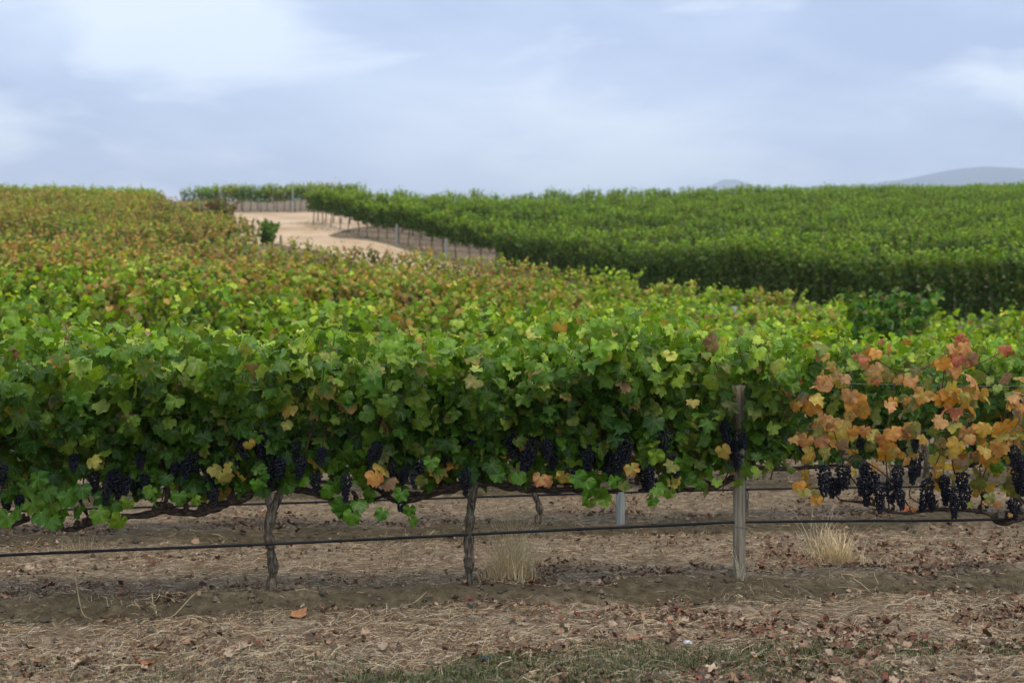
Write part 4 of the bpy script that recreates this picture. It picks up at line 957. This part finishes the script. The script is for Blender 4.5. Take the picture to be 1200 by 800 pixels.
# ------------------------------------------------------------------ ground cover
def ribbons(g, X, Y, L, wdt, rise, C, name, material, label, cat, curve=.5, up=False, az=None, zoff=.004, seg=3, root=None, base=None):
    n_ = len(X); az = g.random(n_) * 2 * math.pi if az is None else az
    D = np.c_[np.cos(az), np.sin(az), np.zeros(n_)]; Sd = np.c_[-D[:, 1], D[:, 0], np.zeros(n_)]
    bend = g.normal(0, curve, n_)
    tt = np.linspace(0, 1, seg)
    Z0 = gz(X, Y)
    V_ = np.empty((n_, seg, 2, 3)); 
    for j, t_ in enumerate(tt):
        c = np.c_[X, Y, np.zeros(n_)] + D * (L * t_)[:, None] * (1 if not up else .35 * t_) + Sd * (L * bend * t_ * t_)[:, None] * (1 if not up else .3)
        if up: z = Z0 + L * (t_ - .18 * t_ * t_) * rise
        else: z = Z0 * (1 - t_) + gz(c[:, 0], c[:, 1]) * t_ + zoff + L * rise * t_ * (1.25 - t_ * .9) 
        c[:, 2] = z
        w = (wdt * (1 - .8 * t_ if up else 1))[:, None] / 2
        V_[:, j, 0] = c - Sd * w; V_[:, j, 1] = c + Sd * w; 
        if not up: V_[:, j, 1, 2] += wdt * .6
    b_ = (np.arange(n_) * seg * 2)[:, None]
    f = []
    for j in range(seg - 1): f.append(np.stack([b_[:, 0] + 2 * j, b_[:, 0] + 2 * j + 1, b_[:, 0] + 2 * j + 3, b_[:, 0] + 2 * j + 2], -1))
    VV = V_.reshape(-1, 3)
    if base is not None: VV = VV - base
    me = fast_mesh(name, VV, np.vstack(f), material, True, np.repeat(np.c_[C, np.ones(n_)], seg * 2, 0))
    o = link(name, me, root)
    if root is None: tag(o, label, cat, kind='stuff')
    return o

gs = np.random.default_rng(31)
def scatter(n_, y0, y1, dens=None, p=1.7):
    """points in the camera's wedge, thicker near"""
    Y = y0 * (y1 / y0) ** (gs.random(n_) ** p * 1.0); X = (gs.random(n_) - .5) * (Y * .84 + 2.6)
    if dens is not None:
        k = gs.random(n_) < dens(X, Y); X, Y = X[k], Y[k]
    return X, Y
def rowband(X, Y):
    v = v_of(X, Y) / ROWS; return (v - np.round(v)) * ROWS          # signed distance to the nearest row, m
def d_straw(X, Y):
    dv = rowband(X, Y); w = (fbm(X * 1.3, Y * 1.3, 3) - .5)
    bare = np.clip(1.6 * np.exp(-((dv + .24 + w * .5) / .27) ** 2), 0, 1)
    nearbare = np.clip((6.9 + w * .8 - Y + .1 * X) / .6, 0, 1) * .75
    cl = np.clip(fbm(X * 2.5 + 40, Y * 3.5, 3) * 2.4 - .55, .15, 1)
    return np.clip(cl * (1 - .96 * bare) * (1 - nearbare), 0, 1)
STR = np.array([(.38, .26, .14), (.48, .345, .20), (.64, .51, .33), (.26, .165, .09), (.46, .38, .28), (.17, .10, .055)])
X, Y = scatter(520000, 5.9, 19.0, d_straw)
L = gs.gamma(2.0, .03, len(X)).clip(.02, .2)
ribbons(gs, X, Y, L, gs.uniform(.0010, .0025, len(X)), gs.choice([.03, .2, .7], len(X), p=[.45, .35, .2]) * gs.random(len(X)), STR[gs.integers(6, size=len(X))] * gs.uniform(.6, 1.25, (len(X), 1)), 'dry_straw', M_straw,
        'dry straw and mown grass stems strewn over the ground between the rows', 'straw', curve=.12)
# leaf litter
def d_lit(X, Y):
    dv = rowband(X, Y); a = .25 + .75 * np.exp(-((dv - .45) / .5) ** 2) + .35 * (X > .8)
    return np.clip(a * np.clip(fbm(X * 1.9 + 9, Y * 2.6, 3) * 5.5 - 2.5, .04, 1), 0, 1) * np.where((dv > -.5) & (dv < -.12), .2, 1) * np.where(Y < 7.0 + .08 * X, .3, 1)
X, Y = scatter(100000, 5.9, 22, d_lit)
n_ = len(X); Z = gz(X, Y) + gs.uniform(.008, .03, n_)
LC = np.array([(.22, .12, .07), (.30, .17, .10), (.16, .085, .055), (.36, .24, .15), (.21, .08, .05), (.42, .31, .21), (.12, .075, .05)])
C = LC[gs.integers(7, size=n_)] * gs.uniform(.7, 1.2, (n_, 1))
tm_save = leaf_template
def leaf_template(g, kind):
    P = leaf_outline(g, False) * g.uniform(.75, 1); k = len(P); r = np.hypot(P[:, 0], P[:, 1])
    c = g.uniform(.3, .95); z = c * P[:, 0] ** 2 + g.uniform(0, .6) * P[:, 1] ** 2 + (g.random(k) - .5) * .35
    V_ = np.vstack([[0, 0, -.05], np.c_[P * (1 - .25 * c), z]])
    return V_, np.array([(0, 1 + (i + 1) % k, 1 + i) for i in range(k)]), V_[:, :2] * .5 + .5
Nn = np.c_[gs.normal(0, .5, (n_, 2)), np.ones(n_)]; T = gs.normal(0, 1, (n_, 3))
tag(link('leaf_litter', leaf_mesh('leaf_litter', gs, np.c_[X, Y, Z], Nn, T, (.010 + gs.gamma(2.3, .0058, n_)).clip(.01, .05), C, 'litter', M_litter)), 'curled brown and reddish fallen vine leaves scattered over the ground', 'leaf litter', kind='stuff')
# clods and small stones
def d_clod(X, Y):
    dv = rowband(X, Y); return np.clip(.12 + .8 * np.exp(-((dv + .35) / .35) ** 2) + .5 * (Y < 7), 0, 1)
X, Y = scatter(22000, 5.9, 13, d_clod); n_ = len(X)
oc = np.array([(1, 0, 0), (-1, 0, 0), (0, 1, 0), (0, -1, 0), (0, 0, 1), (0, 0, -1)], float); of = np.array([(0, 2, 4), (2, 1, 4), (1, 3, 4), (3, 0, 4), (2, 0, 5), (1, 2, 5), (3, 1, 5), (0, 3, 5)])
sz = gs.gamma(1.6, .0055, n_).clip(.003, .03)
VV = (oc[None] * (sz[:, None, None] * gs.uniform(.6, 1.3, (n_, 6, 3)))) + np.c_[X, Y, gz(X, Y) + sz * .3][:, None]
CC = np.array([(.13, .10, .07), (.18, .145, .10), (.09, .07, .05)])[gs.integers(3, size=n_)]
tag(link('soil_clods', fast_mesh('soil_clods', VV.reshape(-1, 3), (of[None] + (np.arange(n_) * 6)[:, None, None]).reshape(-1, 3), M_litter, False, np.repeat(np.c_[CC, np.ones(n_)], 6, 0))), 'small clods of brown soil along the bare strip and foreground', 'soil', kind='stuff')
# green weeds in the foreground
def d_weed(X, Y):
    a = np.clip((7.35 - Y + .06 * X) / .4, 0, 1) * np.clip((X + 1.3) / 1.2, 0.10, 1)
    return a * np.clip(fbm(X * 1.9 + 3, Y * 2.6 + 8, 3) * 4 - 1.25, 0, 1) + .0
X, Y = scatter(320000, 5.8, 7.8, d_weed, 1.0)
GW = np.array([(.07, .10, .03), (.10, .13, .045), (.16, .16, .07), (.055, .08, .03), (.2, .17, .10)])
ribbons(gs, X, Y, gs.uniform(.02, .06, len(X)), gs.uniform(.003, .007, len(X)), gs.uniform(.3, 1.0, len(X)), GW[gs.integers(5, size=len(X))], 'green_weeds', M_weed, 'low green and grey weeds patching the foreground soil', 'weeds', up=True)
# scattered weeds beneath the rows further back
X, Y = scatter(14000, 8, 24, lambda X, Y: np.clip(fbm(X * .8 + 30, Y * 1.1, 3) * 4 - 2.1, 0, 1), 1.0)
ribbons(gs, X, Y, gs.uniform(.02, .07, len(X)), gs.uniform(.004, .007, len(X)), gs.uniform(.3, 1.0, len(X)), GW[gs.integers(5, size=len(X))], 'sparse_weeds', M_weed, 'sparse greenish weeds growing between the vine rows', 'weeds', up=True)

# dry verge along both edges of the track
tt_ = gs.uniform(-8, 66, 16000); sd_ = gs.random(16000) < .6
oo_ = np.where(sd_, gs.normal(-.9, .45, 16000), gs.normal(-6.9, .5, 16000) - np.clip(tt_ - 46, 0, 99) * .13)
PP = np.array([AX0, AY0]) + tt_[:, None] * AU + oo_[:, None] * AN
kk = (PP[:, 1] < 103) & (gs.random(16000) < np.clip(fbm(PP[:, 0] * .8, PP[:, 1] * .8, 3) * 3 - .9, 0, 1)) & ~(sd_ & (tt_ > 50)); PP = PP[kk]
ribbons(gs, PP[:, 0], PP[:, 1], gs.uniform(.06, .28, len(PP)), gs.uniform(.012, .03, len(PP)), gs.uniform(.5, 1, len(PP)), np.array([(.36, .28, .16), (.28, .20, .11), (.20, .19, .08), (.45, .36, .22)])[gs.integers(4, size=len(PP))], 'verge_grass', M_straw,
        'brown dry grass fringing the dirt track', 'grass', up=True)
# bare earth swept between the far trunks keeps its own dry grass
tt_ = gs.uniform(10, 52, 12000); PP = np.array([AX0, AY0]) + tt_[:, None] * AU + gs.uniform(-.4, 9, 12000)[:, None] * AN
ribbons(gs, PP[:, 0], PP[:, 1], gs.uniform(.05, .22, len(PP)), gs.uniform(.015, .03, len(PP)), gs.uniform(.4, 1, len(PP)), np.array([(.30, .21, .13), (.24, .16, .10), (.38, .30, .19)])[gs.integers(3, size=len(PP))], 'dry_grass', M_straw,
        'dry brown grass under the first rows beside the track', 'grass', up=True)

# standing tufts of dry grass
def tuft(px, d, n_, h, spr, label, col=(.82, .62, .34), lean=0, stemless=False, group='dry grass tufts'):
    x, y = (px - 600) / F * d, d; base = np.array([x, y, gz1(x, y)])
    root = empty('dry_grass_tuft', base); tag(root, label, 'grass tuft', group)
    g = np.random.default_rng(int(px)); r = spr * g.random(n_) ** .8 * (1 + .5 * np.sin(np.arange(n_) * 1.7)); a = g.random(n_) * 6.28
    X, Y = x + r * np.cos(a), y + r * np.sin(a) * .7
    L = h * (.12 + .88 * g.random(n_) ** 1.7); az = np.where(g.random(n_) < .6, a, g.random(n_) * 6.28)
    C = np.array(col) * g.uniform(.65, 1.25, (n_, 1))
    o = ribbons(g, X, Y, L, g.uniform(.003, .0062, n_) * (1 if h > .26 else .5), np.clip(g.normal(.85, .15, n_), .2, 1.05), C, 'blades', M_straw, None, None, up=True, az=az, seg=4, root=root, base=base, curve=.6)
    o['kind'] = 'stuff'
tuft(598, 9.15, 1000, .34, .17, 'tall straw-coloured grass clump right of the straight thick trunk')
tuft(600, 9.3, 420, .62, .13, 'thin upright stalks rising behind the straw-coloured clump', (.66, .52, .30))
tuft(984, 9.9, 600, .34, .16, 'straw-coloured grass clump under the orange-leaved vine')
tuft(962, 10.3, 240, .50, .15, 'wispy pale stalks leaning behind the clump under the orange vine', (.66, .54, .34))
tuft(868, 9.05, 36, .36, .035, 'few pale stalks hugging the foot of the wooden post', (.5, .45, .32))
tuft(222, 8.95, 160, .14, .14, 'low straw tuft left of the slim wavy trunk', (.40, .31, .19))
tuft(282, 8.9, 110, .12, .10, 'small straw tuft just beside the slim wavy trunk', (.38, .30, .19))
tuft(100, 10.6, 160, .22, .25, 'low dry tuft beyond the front row at the left', (.40, .32, .2))
tuft(470, 10.4, 140, .18, .2, 'low dry tuft between the two front trunks, behind the pipe', (.38, .30, .2))
tuft(1090, 7.55, 80, .14, .1, 'short dry tuft in the straw below the orange vine', (.42, .36, .26))
tuft(555, 7.9, 110, .14, .13, 'short dry tuft in front of the straight thick trunk', (.42, .36, .26))

# pruned twigs, a few single things on the ground
def twig(pts, r, label):
    P = np.array([((px - 600) / F * d, d, 0) for px, d, h in pts]); P[:, 2] = gz(P[:, 0], P[:, 1]) + np.array([h for _, _, h in pts])
    P = smooth_path(P, 3); V_, q, t = tube(P - P[0], np.linspace(r, r * .5, len(P)), 6, .1)
    o = link('pruned_twig', Join().add(V_, q, t).mesh('pruned_twig', M_stem), None, P[0]); tag(o, label, 'twig', 'pruned twigs on the soil')
twig([(192, 8.0, .02), (205, 8.1, .05), (225, 8.3, .08), (238, 8.45, .06)], .006, 'pale forked twig lying across the bare soil below the left trunk')
twig([(178, 8.35, .1), (180, 8.25, .05), (184, 8.15, .02)], .004, 'short thin twig standing beside the pale forked twig')
twig([(88, 8.4, .12), (96, 8.15, .05), (108, 8.0, .02)], .004, 'thin straw-pale twig leaning at the left of the bare strip')
twig([(470, 8.2, .01), (486, 8.35, .03), (500, 8.5, .05)], .005, 'thin grey twig on the bare soil left of the straight trunk')
twig([(322, 6.95, .02), (330, 7.0, .06), (345, 7.05, .05), (356, 6.95, .03)], .005, 'crooked pale twig in the straw near the lower left edge')

def chunk(px, d, r, material, label, cat, name, seed, sq=(1, 1, .6)):
    g = np.random.default_rng(seed); x, y = (px - 600) / F * d, d
    V_ = IV * (1 + g.normal(0, .13, (len(IV), 1))) * r * np.array(sq)
    o = link(name, fast_mesh(name, V_, IF, material, False), None, (x, y, gz1(x, y) + r * .45)); tag(o, label, cat)
chunk(568, 6.9, .027, M_blue, 'small blue-grey stone on the bare foreground soil', 'stone', 'stone', 3)
chunk(806, 7.42, .018, M_white, 'small white scrap lying in the straw', 'scrap', 'white_scrap', 4, (1.3, .6, .9))

def fallen(px, d, s, c, label, seed):
    g = np.random.default_rng(seed); x, y = (px - 600) / F * d, d
    v, f, uv = leaf_template(g, 'litter')
    col = np.c_[np.tile(c, (len(v), 1)), np.ones(len(v))]
    o = link('fallen_leaf', fast_mesh('fallen_leaf', v * s, f, M_litter, True, col, uv), None, (x, y, gz1(x, y) + .02)); o.rotation_euler = (g.normal(0, .3), g.normal(0, .3), g.random() * 6.28)
    tag(o, label, 'leaf', 'large fallen leaves')
for i, a in enumerate([(350, 8.0, .075, (.36, .17, .08), 'bright rust fallen leaf on the bare strip right of the left trunk'), (376, 8.05, .05, (.34, .18, .11), 'smaller tan fallen leaf beside the bright rust one'),
                       (176, 6.95, .06, (.34, .13, .06), 'rust-red fallen leaf in the straw near the lower left'), (36, 7.25, .05, (.25, .13, .07), 'brown curled leaf at the left edge of the straw'),
                       (888, 6.95, .055, (.46, .27, .08), 'yellow-orange fallen leaf on the green weeds'), (935, 7.2, .05, (.32, .13, .08), 'reddish fallen leaf in the straw below the post'),
                       (982, 6.6, .055, (.42, .28, .17), 'upright tan fallen leaf among the lower weeds'), (1145, 6.75, .05, (.42, .30, .21), 'pale pinkish leaf on bare soil at the lower right'),
                       (835, 7.0, .045, (.36, .24, .16), 'tan curled leaf at the edge of the weeds'), (660, 7.6, .05, (.38, .30, .20), 'pale buff leaf in the straw right of centre')]):
    fallen(*a, 900 + i)

# ------------------------------------------------------------------ air
hz = bpy.data.materials.new('air_haze'); hz.use_nodes = True
hn, hl = hz.node_tree.nodes, hz.node_tree.links; hn.clear()
ho = hn.new('ShaderNodeOutputMaterial'); hv = hn.new('ShaderNodeVolumePrincipled')
hv.inputs['Color'].default_value = (.82, .89, 1.0, 1); hv.inputs['Density'].default_value = .00022; hv.inputs['Anisotropy'].default_value = .2
hl.new(hv.outputs[0], ho.inputs['Volume'])
zmin = float(min(GZ.min(), -13)) - 1.0
x0, x1, y0, y1, z0, z1 = -13500, 13500, -900, 13500, zmin, 480.0
hvx = np.array([(x0, y0, z0), (x1, y0, z0), (x1, y1, z0), (x0, y1, z0), (x0, y0, z1), (x1, y0, z1), (x1, y1, z1), (x0, y1, z1)], float)
hf = np.array([(3, 2, 1, 0), (4, 5, 6, 7), (0, 1, 5, 4), (1, 2, 6, 5), (2, 3, 7, 6), (3, 0, 4, 7)])
tag(link('haze', fast_mesh('haze', hvx, hf, hz, False)), 'pale blue haze in the distant air', 'haze', kind='stuff')
